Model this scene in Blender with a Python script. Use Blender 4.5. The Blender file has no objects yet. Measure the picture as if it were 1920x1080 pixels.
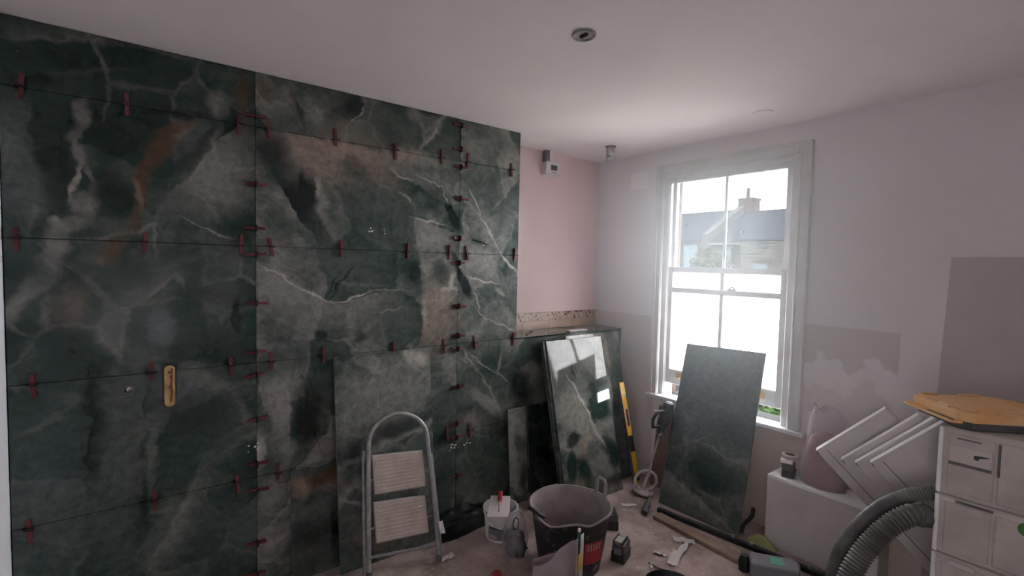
import bpy, bmesh, math, random
from mathutils import Matrix, Vector, noise

random.seed(7)
scene = bpy.context.scene
V = Vector

# ------------------------------------------------------------------ camera
cam_data = bpy.data.cameras.new('camera')
cam_data.sensor_width = 36.0
cam_data.lens = 909.36 / 1920.0 * 36.0
cam_data.clip_start = 0.05
cam = bpy.data.objects.new('camera', cam_data)
scene.collection.objects.link(cam)
CR = V((0.60631119, 0.794938, 0.0214552))
CD = V((0.05216965, -0.01283979, -0.99855569))
CF = V((-0.79351438, 0.6065548, -0.04925655))
cam.matrix_world = Matrix(((CR.x, -CD.x, -CF.x, 0.0), (CR.y, -CD.y, -CF.y, 0.0),
                           (CR.z, -CD.z, -CF.z, 1.7366), (0, 0, 0, 1)))
scene.camera = cam

# ------------------------------------------------------------------ sky, exposure
world = bpy.data.worlds.new('overcast_sky')
scene.world = world
world.use_nodes = True
bg = world.node_tree.nodes['Background']
bg.inputs['Color'].default_value = (0.90, 0.95, 1.0, 1)
bg.inputs['Strength'].default_value = 1.0

vs = scene.view_settings
vs.view_transform = 'Standard'
vs.look = 'None'
vs.gamma = 1.0
vs.use_curve_mapping = False
vs.exposure = 5.2

cy = scene.cycles
cy.use_denoising = True
cy.use_adaptive_sampling = True
cy.adaptive_threshold = 0.02
cy.max_bounces = 10
cy.diffuse_bounces = 6
cy.glossy_bounces = 4
cy.transmission_bounces = 8
cy.transparent_max_bounces = 12
cy.volume_bounces = 1
cy.caustics_reflective = False
cy.caustics_refractive = False
cy.sample_clamp_indirect = 6.0

# the window opening as a portal, so that the sky is sampled through it
pd = bpy.data.lights.new('window_portal', 'AREA')
pd.shape = 'RECTANGLE'; pd.size = 1.02; pd.size_y = 1.80
pd.cycles.is_portal = True
portal = bpy.data.objects.new('window_portal', pd)
scene.collection.objects.link(portal)
portal.location = (-1.875, 3.56, 1.58)
portal.rotation_euler = (math.radians(-90), 0, 0)

# ------------------------------------------------------------------ helpers
TW, PW, WW, CEIL = -2.764, -3.074, 3.322, 2.6727
WM = {}


class MB:
    """collects shapes in world (or local) coordinates; build() links them as one mesh object"""
    def __init__(self):
        self.v, self.f, self.m = [], [], []

    def add(self, verts, faces, m=0, M=None):
        o = len(self.v)
        for p in verts:
            p = V(p)
            self.v.append(M @ p if M is not None else p)
        for fc in faces:
            self.f.append([i + o for i in fc]); self.m.append(m)
        return self

    def box(self, x0, x1, y0, y1, z0, z1, m=0, M=None):
        vs_ = [(x0, y0, z0), (x1, y0, z0), (x1, y1, z0), (x0, y1, z0), (x0, y0, z1), (x1, y0, z1), (x1, y1, z1), (x0, y1, z1)]
        return self.add(vs_, [(0, 3, 2, 1), (4, 5, 6, 7), (0, 1, 5, 4), (1, 2, 6, 5), (2, 3, 7, 6), (3, 0, 4, 7)], m, M)

    def prism(self, poly, z0, z1, m=0, M=None, mside=None):
        n = len(poly)
        area = sum(poly[i][0] * poly[(i + 1) % n][1] - poly[(i + 1) % n][0] * poly[i][1] for i in range(n))
        if area < 0: poly = list(reversed(poly))
        vs_ = [(p[0], p[1], z0) for p in poly] + [(p[0], p[1], z1) for p in poly]
        o = len(self.f)
        self.add(vs_, [tuple(reversed(range(n))), tuple(range(n, 2 * n))] + [(i, (i + 1) % n, n + (i + 1) % n, n + i) for i in range(n)], m, M)
        if mside is not None:
            for k in range(o + 2, len(self.f)): self.m[k] = mside
        return self

    def lathe(self, prof, n=24, m=0, M=None, closed=False):
        vs_, fs = [], []
        for r, z in prof:
            for k in range(n):
                a = 2 * math.pi * k / n
                vs_.append((r * math.cos(a), r * math.sin(a), z))
        rows = len(prof)
        for i in range(rows - 1 + (1 if closed else 0)):
            i2 = (i + 1) % rows
            for k in range(n):
                k2 = (k + 1) % n
                fs.append((i * n + k, i * n + k2, i2 * n + k2, i2 * n + k))
        if not closed:
            if prof[0][0] > 1e-6: fs.append(tuple(reversed(range(n))))
            if prof[-1][0] > 1e-6: fs.append(tuple(range((rows - 1) * n, rows * n)))
        return self.add(vs_, fs, m, M)

    def cyl(self, p0, p1, r0, r1=None, n=16, m=0):
        p0, p1 = V(p0), V(p1)
        M = frame_z(p0, p1 - p0)
        return self.lathe([(r0, 0), (r0 if r1 is None else r1, (p1 - p0).length)], n, m, M)

    def tube(self, pts, r, n=10, m=0, closed=False):
        pts = [V(p) for p in pts]
        N = len(pts)
        rr = r if isinstance(r, (list, tuple)) else [r] * N
        tang = []
        for i in range(N):
            a = pts[(i - 1) % N] if (closed or i > 0) else pts[i]
            b = pts[(i + 1) % N] if (closed or i < N - 1) else pts[i]
            tang.append((b - a).normalized())
        up = V((0, 0, 1)) if abs(tang[0].z) < 0.9 else V((1, 0, 0))
        nx = tang[0].cross(up).normalized()
        vs_, fs = [], []
        for i in range(N):
            t = tang[i]
            nx = (nx - t * nx.dot(t)).normalized()
            ny = t.cross(nx)
            for k in range(n):
                a = 2 * math.pi * k / n
                vs_.append(pts[i] + (nx * math.cos(a) + ny * math.sin(a)) * rr[i])
        for i in range(N if closed else N - 1):
            i2 = (i + 1) % N
            for k in range(n):
                k2 = (k + 1) % n
                fs.append((i * n + k, i * n + k2, i2 * n + k2, i2 * n + k))
        if not closed:
            fs.append(tuple(reversed(range(n)))); fs.append(tuple(range((N - 1) * n, N * n)))
        return self.add(vs_, fs, m)

    def grid(self, nu, nv, fn, m=0, thick=0.0):
        """surface fn(s,t) s,t in 0..1"""
        vs_ = [fn(i / nu, j / nv) for j in range(nv + 1) for i in range(nu + 1)]
        fs = [(j * (nu + 1) + i, j * (nu + 1) + i + 1, (j + 1) * (nu + 1) + i + 1, (j + 1) * (nu + 1) + i) for j in range(nv) for i in range(nu)]
        return self.add(vs_, fs, m)

    def build(self, name, mats, parent=None, smooth=None, bevel=0.0, seg=1, origin=None, M=None, recalc=True):
        """mesh object; vertices are in world space and stored in the frame of the parent (or of M / origin)"""
        if parent is not None: base = WM[parent.name]
        elif M is not None: base = M
        elif origin is not None: base = Matrix.Translation(V(origin))
        else:
            xs = [p.x for p in self.v]; ys = [p.y for p in self.v]; zs = [p.z for p in self.v]
            base = Matrix.Translation(V(((min(xs) + max(xs)) / 2, (min(ys) + max(ys)) / 2, min(zs))))
        inv = base.inverted()
        me = bpy.data.meshes.new(name)
        me.from_pydata([tuple(inv @ p) for p in self.v], [], self.f)
        for mt in (mats if isinstance(mats, (list, tuple)) else [mats]): me.materials.append(mt)
        me.polygons.foreach_set('material_index', self.m)
        me.update()
        if bevel > 0 or recalc:
            bm = bmesh.new(); bm.from_mesh(me)
            if recalc: bmesh.ops.recalc_face_normals(bm, faces=bm.faces)
            if bevel > 0:
                es = [e for e in bm.edges if len(e.link_faces) == 2 and e.calc_face_angle(0) > 0.6]
                bmesh.ops.bevel(bm, geom=es, offset=bevel, segments=seg, affect='EDGES', profile=0.5, clamp_overlap=True)
            bm.to_mesh(me); bm.free()
        if smooth is not None:
            me.polygons.foreach_set('use_smooth', [True] * len(me.polygons))
            me.set_sharp_from_angle(angle=math.radians(smooth))
        o = bpy.data.objects.new(name, me)
        scene.collection.objects.link(o)
        if parent is not None: o.parent = parent
        else: o.matrix_world = base
        WM[o.name] = base
        return o


def frame_z(o, z):
    z = V(z).normalized()
    up = V((0, 0, 1)) if abs(z.z) < 0.95 else V((1, 0, 0))
    x = up.cross(z).normalized(); y = z.cross(x)
    return Matrix(((x.x, y.x, z.x, o[0]), (x.y, y.y, z.y, o[1]), (x.z, y.z, z.z, o[2]), (0, 0, 0, 1)))


def frame_uv(o, u, v):
    u = V(u).normalized(); v = V(v); v = (v - u * v.dot(u)).normalized(); n = u.cross(v)
    return Matrix(((u.x, v.x, n.x, o[0]), (u.y, v.y, n.y, o[1]), (u.z, v.z, n.z, o[2]), (0, 0, 0, 1)))


def T(x, y, z, rz=0.0):
    return Matrix.Translation(V((x, y, z))) @ Matrix.Rotation(rz, 4, 'Z')


def tag(o, label=None, cat=None, group=None, kind=None):
    if label: o['label'] = label
    if cat: o['category'] = cat
    if group: o['group'] = group
    if kind: o['kind'] = kind
    return o


def thing(name, label, cat, M, group=None):
    o = bpy.data.objects.new(name, None)
    o.empty_display_size = 0.05
    scene.collection.objects.link(o)
    o.matrix_world = M
    WM[o.name] = M.copy()
    return tag(o, label, cat, group)


# ------------------------------------------------------------------ materials
def new_mat(name):
    m = bpy.data.materials.new(name); m.use_nodes = True
    nt = m.node_tree
    return m, nt, nt.nodes['Principled BSDF']


def N(nt, kind, **kw):
    n = nt.nodes.new(kind)
    for k, val in kw.items():
        if k in n.bl_rna.properties: setattr(n, k, val)
        else: n.inputs[k].default_value = val
    return n


def c4(c): return (c[0], c[1], c[2], 1.0)


def pbr(name, col, rough=0.6, metal=0.0, spec=0.5, col2=None, scale=8.0, contrast=(0.4, 0.65), bump=0.0, bscale=60.0, dust=0.0, alpha=None):
    m, nt, b = new_mat(name)
    b.inputs['Base Color'].default_value = c4(col)
    b.inputs['Roughness'].default_value = rough
    b.inputs['Metallic'].default_value = metal
    b.inputs['Specular IOR Level'].default_value = spec
    tc = N(nt, 'ShaderNodeTexCoord')
    last = None
    if col2 is not None:
        nz = N(nt, 'ShaderNodeTexNoise', Scale=scale, Detail=6.0, Roughness=0.6)
        nt.links.new(tc.outputs['Object'], nz.inputs['Vector'])
        mr = N(nt, 'ShaderNodeMapRange'); mr.inputs[1].default_value = contrast[0]; mr.inputs[2].default_value = contrast[1]
        nt.links.new(nz.outputs['Fac'], mr.inputs[0])
        mx = N(nt, 'ShaderNodeMix', data_type='RGBA'); mx.inputs[6].default_value = c4(col); mx.inputs[7].default_value = c4(col2)
        nt.links.new(mr.outputs[0], mx.inputs[0]); nt.links.new(mx.outputs[2], b.inputs['Base Color'])
    if bump > 0:
        nb = N(nt, 'ShaderNodeTexNoise', Scale=bscale, Detail=4.0)
        nt.links.new(tc.outputs['Object'], nb.inputs['Vector'])
        bp = N(nt, 'ShaderNodeBump', Strength=bump, Distance=0.01)
        nt.links.new(nb.outputs['Fac'], bp.inputs['Height']); nt.links.new(bp.outputs[0], b.inputs['Normal'])
    return m


ONYX = {'D': (0.003, 0.009, 0.008), 'G': (0.010, 0.031, 0.024), 'M': (0.074, 0.088, 0.079), 'L': (0.225, 0.215, 0.195),
        'V': (0.43, 0.40, 0.355), 'R': (0.095, 0.046, 0.020), 'P': (0.30, 0.215, 0.175), 'B': (0.090, 0.112, 0.120), 'S': (0.125, 0.165, 0.185), 'T': (0.045, 0.068, 0.062)}  # S is the window glare on the standing slab, kept as a colour


def onyx(name, feats, space='wall', seed=(0, 0, 0), rough=0.16, base=('G', 'M', 'L'), bias=0.0, vein=0.55, gain=1.0):
    """polished green onyx: warped cells, clouds and veins, then the slab's own large patches and veins"""
    m, nt, b = new_mat(name)
    L = nt.links.new
    if space == 'wall':
        g = N(nt, 'ShaderNodeNewGeometry'); sp = N(nt, 'ShaderNodeSeparateXYZ'); L(g.outputs['Position'], sp.inputs[0])
        cb = N(nt, 'ShaderNodeCombineXYZ'); L(sp.outputs['Y'], cb.inputs['X']); L(sp.outputs['Z'], cb.inputs['Y'])
        P = cb.outputs[0]
    else:
        tc = N(nt, 'ShaderNodeTexCoord'); sp = N(nt, 'ShaderNodeSeparateXYZ'); L(tc.outputs['Object'], sp.inputs[0])
        cb = N(nt, 'ShaderNodeCombineXYZ'); L(sp.outputs['X'], cb.inputs['X']); L(sp.outputs['Y'], cb.inputs['Y'])
        P = cb.outputs[0]

    def vadd(a, bb):
        n = N(nt, 'ShaderNodeVectorMath', operation='ADD'); L(a, n.inputs[0])
        if isinstance(bb, tuple): n.inputs[1].default_value = bb
        else: L(bb, n.inputs[1])
        return n.outputs[0]
    S = vadd(P, seed)

    def warp(scale, amt, detail):
        nz = N(nt, 'ShaderNodeTexNoise', Scale=scale, Detail=detail, Roughness=0.62); L(S, nz.inputs['Vector'])
        n = N(nt, 'ShaderNodeVectorMath', operation='MULTIPLY_ADD'); L(nz.outputs['Color'], n.inputs[0])
        n.inputs[1].default_value = (amt, amt, 0); n.inputs[2].default_value = (-amt / 2, -amt / 2, 0)
        return n.outputs[0]
    w1 = warp(4.5, 0.11, 3.0); w2 = warp(21.0, 0.042, 6.0)
    Wv = vadd(w1, w2)
    Q = vadd(S, Wv)
    Fp = vadd(P, Wv)
    vor = N(nt, 'ShaderNodeTexVoronoi', Scale=3.2); L(Q, vor.inputs['Vector'])
    edge = N(nt, 'ShaderNodeTexVoronoi', feature='DISTANCE_TO_EDGE', Scale=3.2); L(Q, edge.inputs['Vector'])
    cloud = N(nt, 'ShaderNodeTexNoise', Scale=5.0, Detail=7.0, Roughness=0.65); L(Q, cloud.inputs['Vector'])
    sc_ = N(nt, 'ShaderNodeSeparateColor'); L(vor.outputs['Color'], sc_.inputs[0])
    ad = N(nt, 'ShaderNodeMath', operation='MULTIPLY_ADD'); L(sc_.outputs[0], ad.inputs[0]); ad.inputs[1].default_value = 0.30
    L(cloud.outputs['Fac'], ad.inputs[2])
    ramp = N(nt, 'ShaderNodeValToRGB'); L(ad.outputs[0], ramp.inputs[0])
    cr = ramp.color_ramp
    cr.elements[0].position = 0.42 - bias; cr.elements[0].color = c4(ONYX[base[0]])
    cr.elements[1].position = 0.98 - bias; cr.elements[1].color = c4(ONYX[base[2]])
    e = cr.elements.new(0.70 - bias); e.color = c4(ONYX[base[1]])
    e = cr.elements.new(max(0.02, 0.34 - bias)); e.color = c4(ONYX['D'])
    col = ramp.outputs[0]
    # thin veins on the cell borders, fading in and out
    vm = N(nt, 'ShaderNodeMapRange', interpolation_type='SMOOTHSTEP'); L(edge.outputs['Distance'], vm.inputs[0])
    vm.inputs[1].default_value = 0.05; vm.inputs[2].default_value = 0.0
    nm = N(nt, 'ShaderNodeTexNoise', Scale=2.6, Detail=2.0); L(Q, nm.inputs['Vector'])
    fm = N(nt, 'ShaderNodeMapRange'); L(nm.outputs['Fac'], fm.inputs[0]); fm.inputs[1].default_value = 0.42; fm.inputs[2].default_value = 0.62
    fm.inputs[4].default_value = vein
    mu = N(nt, 'ShaderNodeMath', operation='MULTIPLY'); L(vm.outputs[0], mu.inputs[0]); L(fm.outputs[0], mu.inputs[1])
    mx = N(nt, 'ShaderNodeMix', data_type='RGBA'); L(mu.outputs[0], mx.inputs[0]); L(col, mx.inputs[6]); mx.inputs[7].default_value = c4(ONYX['L'])
    col = mx.outputs[2]
    for q in feats:
        cu, cv, a, bb, ang, key, op, soft = q[:8]
        side = q[8] if len(q) > 8 else 0
        mp = N(nt, 'ShaderNodeMapping', vector_type='TEXTURE'); L(Fp, mp.inputs['Vector'])
        mp.inputs['Location'].default_value = (cu, cv, 0); mp.inputs['Rotation'].default_value = (0, 0, math.radians(ang))
        mp.inputs['Scale'].default_value = (a, bb, 1.0)
        ln = N(nt, 'ShaderNodeVectorMath', operation='LENGTH'); L(mp.outputs[0], ln.inputs[0])
        mr = N(nt, 'ShaderNodeMapRange', interpolation_type='SMOOTHSTEP'); L(ln.outputs['Value'], mr.inputs[0])
        mr.inputs[1].default_value = 1.0 + soft * 0.75; mr.inputs[2].default_value = max(0.0, 1.0 - soft)
        mr.inputs[4].default_value = op
        fac = mr.outputs[0]
        if side:                                   # crisp on the line, fading away from it on one side only
            sx = N(nt, 'ShaderNodeSeparateXYZ'); L(mp.outputs[0], sx.inputs[0])
            ed = N(nt, 'ShaderNodeMapRange', interpolation_type='SMOOTHSTEP'); L(sx.outputs['Y'], ed.inputs[0])
            ed.inputs[1].default_value = -.012 * side / max(bb, .02) * .5; ed.inputs[2].default_value = .012 * side / max(bb, .02) * .5
            mm_ = N(nt, 'ShaderNodeMath', operation='MULTIPLY'); L(fac, mm_.inputs[0]); L(ed.outputs[0], mm_.inputs[1]); fac = mm_.outputs[0]
        mx = N(nt, 'ShaderNodeMix', data_type='RGBA'); L(fac, mx.inputs[0]); L(col, mx.inputs[6]); mx.inputs[7].default_value = c4(ONYX[key])
        col = mx.outputs[2]
    # fine mineral mottling
    fn = N(nt, 'ShaderNodeTexNoise', Scale=24.0, Detail=7.0, Roughness=0.72); L(Q, fn.inputs['Vector'])
    fr = N(nt, 'ShaderNodeMapRange'); L(fn.outputs['Fac'], fr.inputs[0]); fr.inputs[1].default_value = 0.3; fr.inputs[2].default_value = 0.7
    fr.inputs[3].default_value = 0.62 * gain; fr.inputs[4].default_value = 1.38 * gain
    ml = N(nt, 'ShaderNodeMix', data_type='RGBA', blend_type='MULTIPLY'); ml.inputs[0].default_value = 1.0
    cc = N(nt, 'ShaderNodeCombineColor'); [L(fr.outputs[0], cc.inputs[i]) for i in range(3)]
    L(col, ml.inputs[6]); L(cc.outputs[0], ml.inputs[7])
    L(ml.outputs[2], b.inputs['Base Color'])
    b.inputs['Roughness'].default_value = rough
    b.inputs['Specular IOR Level'].default_value = 0.5
    return m


MAT = {}
MAT['ceiling'] = pbr('ceiling_paint', (0.86, 0.785, 0.785), 0.9, col2=(0.82, 0.735, 0.74), scale=1.3, bump=0.03, bscale=40)
MAT['pink'] = pbr('pink_paint', (0.82, 0.63, 0.63), 0.9, col2=(0.78, 0.59, 0.59), scale=2.0, bump=0.03)
MAT['pale_wall'] = pbr('pale_paint', (0.90, 0.85, 0.86), 0.9, col2=(0.86, 0.81, 0.82), scale=2.0)
MAT['lilac_white'] = pbr('lilac_white_paint', (0.86, 0.84, 0.88), 0.8)
MAT['grout'] = pbr('grey_adhesive', (0.07, 0.072, 0.068), 0.95)
MAT['tile_edge'] = pbr('porcelain_edge', (0.10, 0.11, 0.105), 0.6)
MAT['white_gloss'] = pbr('white_gloss_paint', (0.70, 0.68, 0.68), 0.45, col2=(0.62, 0.59, 0.58), scale=5)
MAT['white_melamine'] = pbr('white_melamine', (0.66, 0.62, 0.61), 0.42, col2=(0.58, 0.54, 0.52), scale=4)
MAT['white_and_lit_edge'] = pbr('white_and_lit_edges', (0.90, 0.90, 0.90), 0.35)  # near-white; window light on panel edges and case corners put into colour
MAT['white_plastic'] = pbr('white_plastic', (0.70, 0.68, 0.65), 0.4)
MAT['case'] = pbr('dusty_pale_plastic', (0.56, 0.50, 0.475), 0.6, col2=(0.44, 0.385, 0.37), scale=7, bump=0.05)
MAT['case_edge'] = pbr('pale_plastic_rim', (0.62, 0.58, 0.56), 0.4)
MAT['case_label'] = pbr('pale_label', (0.62, 0.54, 0.52), 0.5)
MAT['case_dark'] = pbr('dark_slot', (0.13, 0.12, 0.115), 0.6)
MAT['orange'] = pbr('dusty_orange_plastic', (0.82, 0.44, 0.16), 0.6, col2=(0.84, 0.55, 0.29), scale=9)
MAT['dark_grey'] = pbr('dark_grey_plastic', (0.075, 0.073, 0.075), 0.55, col2=(0.12, 0.11, 0.105), scale=12)
MAT['black'] = pbr('black_plastic', (0.012, 0.012, 0.013), 0.45, col2=(0.035, 0.033, 0.033), scale=9)
MAT['black_sheet'] = pbr('black_polythene', (0.004, 0.005, 0.005), 0.5, spec=0.2)
MAT['tub'] = pbr('mortar_splashed_black_rubber', (0.022, 0.022, 0.022), 0.6, col2=(0.24, 0.22, 0.21), scale=13, contrast=(0.57, 0.68))
MAT['tub_in'] = pbr('dried_mortar', (0.36, 0.31, 0.30), 0.9, col2=(0.24, 0.21, 0.205), scale=9)
MAT['red'] = pbr('red_plastic', (0.36, 0.028, 0.035), 0.5)
MAT['clip_red'] = pbr('dark_red_plastic', (0.105, 0.010, 0.013), 0.55)
MAT['clip_dark'] = pbr('black_red_clip', (0.018, 0.005, 0.006), 0.6)
MAT['brass'] = pbr('brass', (0.72, 0.50, 0.22), 0.35, metal=0.7)
MAT['steel'] = pbr('grey_painted_steel', (0.25, 0.245, 0.255), 0.4, metal=0.35, col2=(0.38, 0.36, 0.36), scale=20)
MAT['chrome'] = pbr('satin_chrome', (0.45, 0.46, 0.46), 0.25, metal=0.9)
MAT['ladder_step'] = pbr('cream_ribbed_step', (0.56, 0.46, 0.42), 0.7, col2=(0.44, 0.355, 0.325), scale=14, bump=0.1)
MAT['yellow'] = pbr('level_yellow', (0.72, 0.38, 0.03), 0.45)
MAT['maroon'] = pbr('dark_maroon', (0.12, 0.03, 0.025), 0.4)
MAT['pine'] = pbr('bare_timber', (0.55, 0.36, 0.15), 0.7, col2=(0.36, 0.20, 0.07), scale=16)
MAT['brown_wood'] = pbr('dusty_brown_board', (0.21, 0.135, 0.098), 0.8, col2=(0.29, 0.205, 0.155), scale=10, bump=0.1)
MAT['paper'] = pbr('white_paper', (0.68, 0.62, 0.61), 0.85)
MAT['lilac_paper'] = pbr('grey_lilac_paper', (0.33, 0.275, 0.30), 0.85, col2=(0.27, 0.215, 0.225), scale=5, bump=0.1, bscale=20)
MAT['off_white_paper'] = pbr('off_white_paper', (0.48, 0.44, 0.40), 0.85)
MAT['ochre'] = pbr('ochre_print', (0.55, 0.36, 0.06), 0.7)
MAT['teal'] = pbr('teal_plastic', (0.015, 0.075, 0.085), 0.4)
MAT['green_label'] = pbr('sea_green_label', (0.14, 0.42, 0.31), 0.5)
MAT['leaf_green'] = pbr('bright_green_mark', (0.05, 0.19, 0.04), 0.6)
MAT['grey_blue'] = pbr('grey_blue_plastic', (0.22, 0.21, 0.24), 0.5)
MAT['dark_print'] = pbr('dark_print', (0.05, 0.045, 0.05), 0.6)
MAT['grey_print'] = pbr('grey_print', (0.15, 0.15, 0.155), 0.6)
MAT['hose'] = pbr('dusty_grey_hose', (0.085, 0.09, 0.083), 0.45, col2=(0.15, 0.15, 0.14), scale=9)
MAT['mixer_white'] = pbr('mortar_coated_steel', (0.52, 0.45, 0.43), 0.75, col2=(0.40, 0.34, 0.33), scale=18)
MAT['drill_body'] = pbr('blue_grey_tool_plastic', (0.035, 0.04, 0.055), 0.45, col2=(0.07, 0.07, 0.085), scale=14)
MAT['bag_red'] = pbr('mauve_red_bag', (0.30, 0.10, 0.12), 0.55, col2=(0.36, 0.16, 0.17), scale=8, bump=0.2, bscale=14)
MAT['moss'] = pbr('yellow_green_cloth', (0.30, 0.30, 0.12), 0.9, col2=(0.40, 0.38, 0.22), scale=10)
MAT['screen'] = pbr('grey_display', (0.10, 0.09, 0.09), 0.3)


def floor_mat():
    m, nt, b = new_mat('dusty_floor')
    L = nt.links.new
    g = N(nt, 'ShaderNodeNewGeometry')
    n1 = N(nt, 'ShaderNodeTexNoise', Scale=2.6, Detail=8.0, Roughness=0.65); L(g.outputs['Position'], n1.inputs['Vector'])
    n2 = N(nt, 'ShaderNodeTexNoise', Scale=14.0, Detail=6.0, Roughness=0.7); L(g.outputs['Position'], n2.inputs['Vector'])
    r1 = N(nt, 'ShaderNodeValToRGB'); L(n1.outputs['Fac'], r1.inputs[0])
    e = r1.color_ramp.elements
    e[0].position = 0.36; e[0].color = (0.21, 0.145, 0.12, 1); e[1].position = 0.60; e[1].color = (0.50, 0.385, 0.36, 1)
    r2 = N(nt, 'ShaderNodeMapRange'); L(n2.outputs['Fac'], r2.inputs[0]); r2.inputs[1].default_value = 0.56; r2.inputs[2].default_value = 0.70
    mx = N(nt, 'ShaderNodeMix', data_type='RGBA'); L(r2.outputs[0], mx.inputs[0]); L(r1.outputs[0], mx.inputs[6]); mx.inputs[7].default_value = (0.56, 0.46, 0.43, 1)
    L(mx.outputs[2], b.inputs['Base Color'])
    b.inputs['Roughness'].default_value = 0.85
    bp = N(nt, 'ShaderNodeBump', Strength=0.35, Distance=0.012); L(n2.outputs['Fac'], bp.inputs['Height']); L(bp.outputs[0], b.inputs['Normal'])
    return m


def window_wall_mat():
    """painted plaster with bare plaster where old tiles came off: ragged patches with their own outline"""
    m, nt, b = new_mat('patched_window_wall')
    L = nt.links.new
    g = N(nt, 'ShaderNodeNewGeometry'); sp = N(nt, 'ShaderNodeSeparateXYZ'); L(g.outputs['Position'], sp.inputs[0])
    n1 = N(nt, 'ShaderNodeTexNoise', Scale=7.0, Detail=5.0, Roughness=0.55); L(g.outputs['Position'], n1.inputs['Vector'])
    n2 = N(nt, 'ShaderNodeTexNoise', Scale=1.6, Detail=3.0); L(g.outputs['Position'], n2.inputs['Vector'])

    def soft(sock, a, bb):
        r = N(nt, 'ShaderNodeMapRange'); L(sock, r.inputs[0]); r.inputs[1].default_value = a; r.inputs[2].default_value = bb
        return r.outputs[0]

    def op(kind, a, bb):
        n = N(nt, 'ShaderNodeMath', operation=kind)
        for i, s in enumerate((a, bb)):
            if isinstance(s, (int, float)): n.inputs[i].default_value = s
            else: L(s, n.inputs[i])
        return n.outputs[0]
    base = N(nt, 'ShaderNodeMix', data_type='RGBA'); L(soft(n2.outputs['Fac'], 0.4, 0.65), base.inputs[0])
    base.inputs[6].default_value = (0.79, 0.76, 0.785, 1); base.inputs[7].default_value = (0.80, 0.73, 0.755, 1)
    X, Z = sp.outputs['X'], sp.outputs['Z']
    # old tiled height left of the window
    left = op('MULTIPLY', soft(X, -2.40, -2.42), soft(Z, 1.338, 1.330))
    # ragged plaster patch right of the window
    rag = op('ADD', op('MULTIPLY', op('SUBTRACT', n1.outputs['Fac'], 0.5), 0.55), Z)
    upper = op('MULTIPLY', soft(rag, 1.17, 1.18), soft(Z, 1.405, 1.397))
    upper = op('MULTIPLY', upper, op('MULTIPLY', soft(X, -0.805, -0.81), soft(X, -1.31, -1.30)))
    lowr = op('MULTIPLY', soft(rag, 1.02, 1.0), op('MULTIPLY', soft(X, -0.82, -0.84), soft(X, -1.31, -1.30)))
    m1 = N(nt, 'ShaderNodeMix', data_type='RGBA'); L(op('MAXIMUM', left, op('MAXIMUM', upper, op('MULTIPLY', lowr, 0.6))), m1.inputs[0])
    L(base.outputs[2], m1.inputs[6]); m1.inputs[7].default_value = (0.66, 0.595, 0.585, 1)
    # bare warm plaster under the window board
    und = op('MULTIPLY', soft(Z, 0.70, 0.68), op('MULTIPLY', soft(X, -2.0, -1.95), soft(X, -0.6, -0.75)))
    m2 = N(nt, 'ShaderNodeMix', data_type='RGBA'); L(und, m2.inputs[0]); L(m1.outputs[2], m2.inputs[6]); m2.inputs[7].default_value = (0.66, 0.52, 0.47, 1)
    L(m2.outputs[2], b.inputs['Base Color'])
    b.inputs['Roughness'].default_value = 0.9
    return m


def brick_mat(name, c1, c2, mortar, scale=1.0):
    m, nt, b = new_mat(name)
    L = nt.links.new
    g = N(nt, 'ShaderNodeNewGeometry'); sp = N(nt, 'ShaderNodeSeparateXYZ'); L(g.outputs['Position'], sp.inputs[0])
    ad = N(nt, 'ShaderNodeMath', operation='ADD'); L(sp.outputs['X'], ad.inputs[0]); L(sp.outputs['Y'], ad.inputs[1])
    cb = N(nt, 'ShaderNodeCombineXYZ'); L(ad.outputs[0], cb.inputs[0]); L(sp.outputs['Z'], cb.inputs[1])
    br = N(nt, 'ShaderNodeTexBrick', Scale=scale); L(cb.outputs[0], br.inputs['Vector'])
    br.inputs['Color1'].default_value = c4(c1); br.inputs['Color2'].default_value = c4(c2); br.inputs['Mortar'].default_value = c4(mortar)
    br.inputs['Brick Width'].default_value = 0.40; br.inputs['Row Height'].default_value = 0.135; br.inputs['Mortar Size'].default_value = 0.020
    L(br.outputs['Color'], b.inputs['Base Color']); b.inputs['Roughness'].default_value = 0.9; b.inputs['Specular IOR Level'].default_value = 0.0
    return m


def slate_mat():
    m, nt, b = new_mat('slate_roof')
    L = nt.links.new
    g = N(nt, 'ShaderNodeNewGeometry'); sp = N(nt, 'ShaderNodeSeparateXYZ'); L(g.outputs['Position'], sp.inputs[0])
    cb = N(nt, 'ShaderNodeCombineXYZ'); L(sp.outputs['X'], cb.inputs[0]); L(sp.outputs['Z'], cb.inputs[1])
    br = N(nt, 'ShaderNodeTexBrick', Scale=1.0); L(cb.outputs[0], br.inputs['Vector'])
    br.inputs['Color1'].default_value = (0.0048, 0.0050, 0.0066, 1); br.inputs['Color2'].default_value = (0.0064, 0.0065, 0.0082, 1); br.inputs['Mortar'].default_value = (0.0030, 0.0032, 0.0042, 1)
    br.inputs['Brick Width'].default_value = 0.3; br.inputs['Row Height'].default_value = 0.16; br.inputs['Mortar Size'].default_value = 0.018
    L(br.outputs['Color'], b.inputs['Base Color']); b.inputs['Roughness'].default_value = 0.9; b.inputs['Specular IOR Level'].default_value = 0.0
    return m


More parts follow.
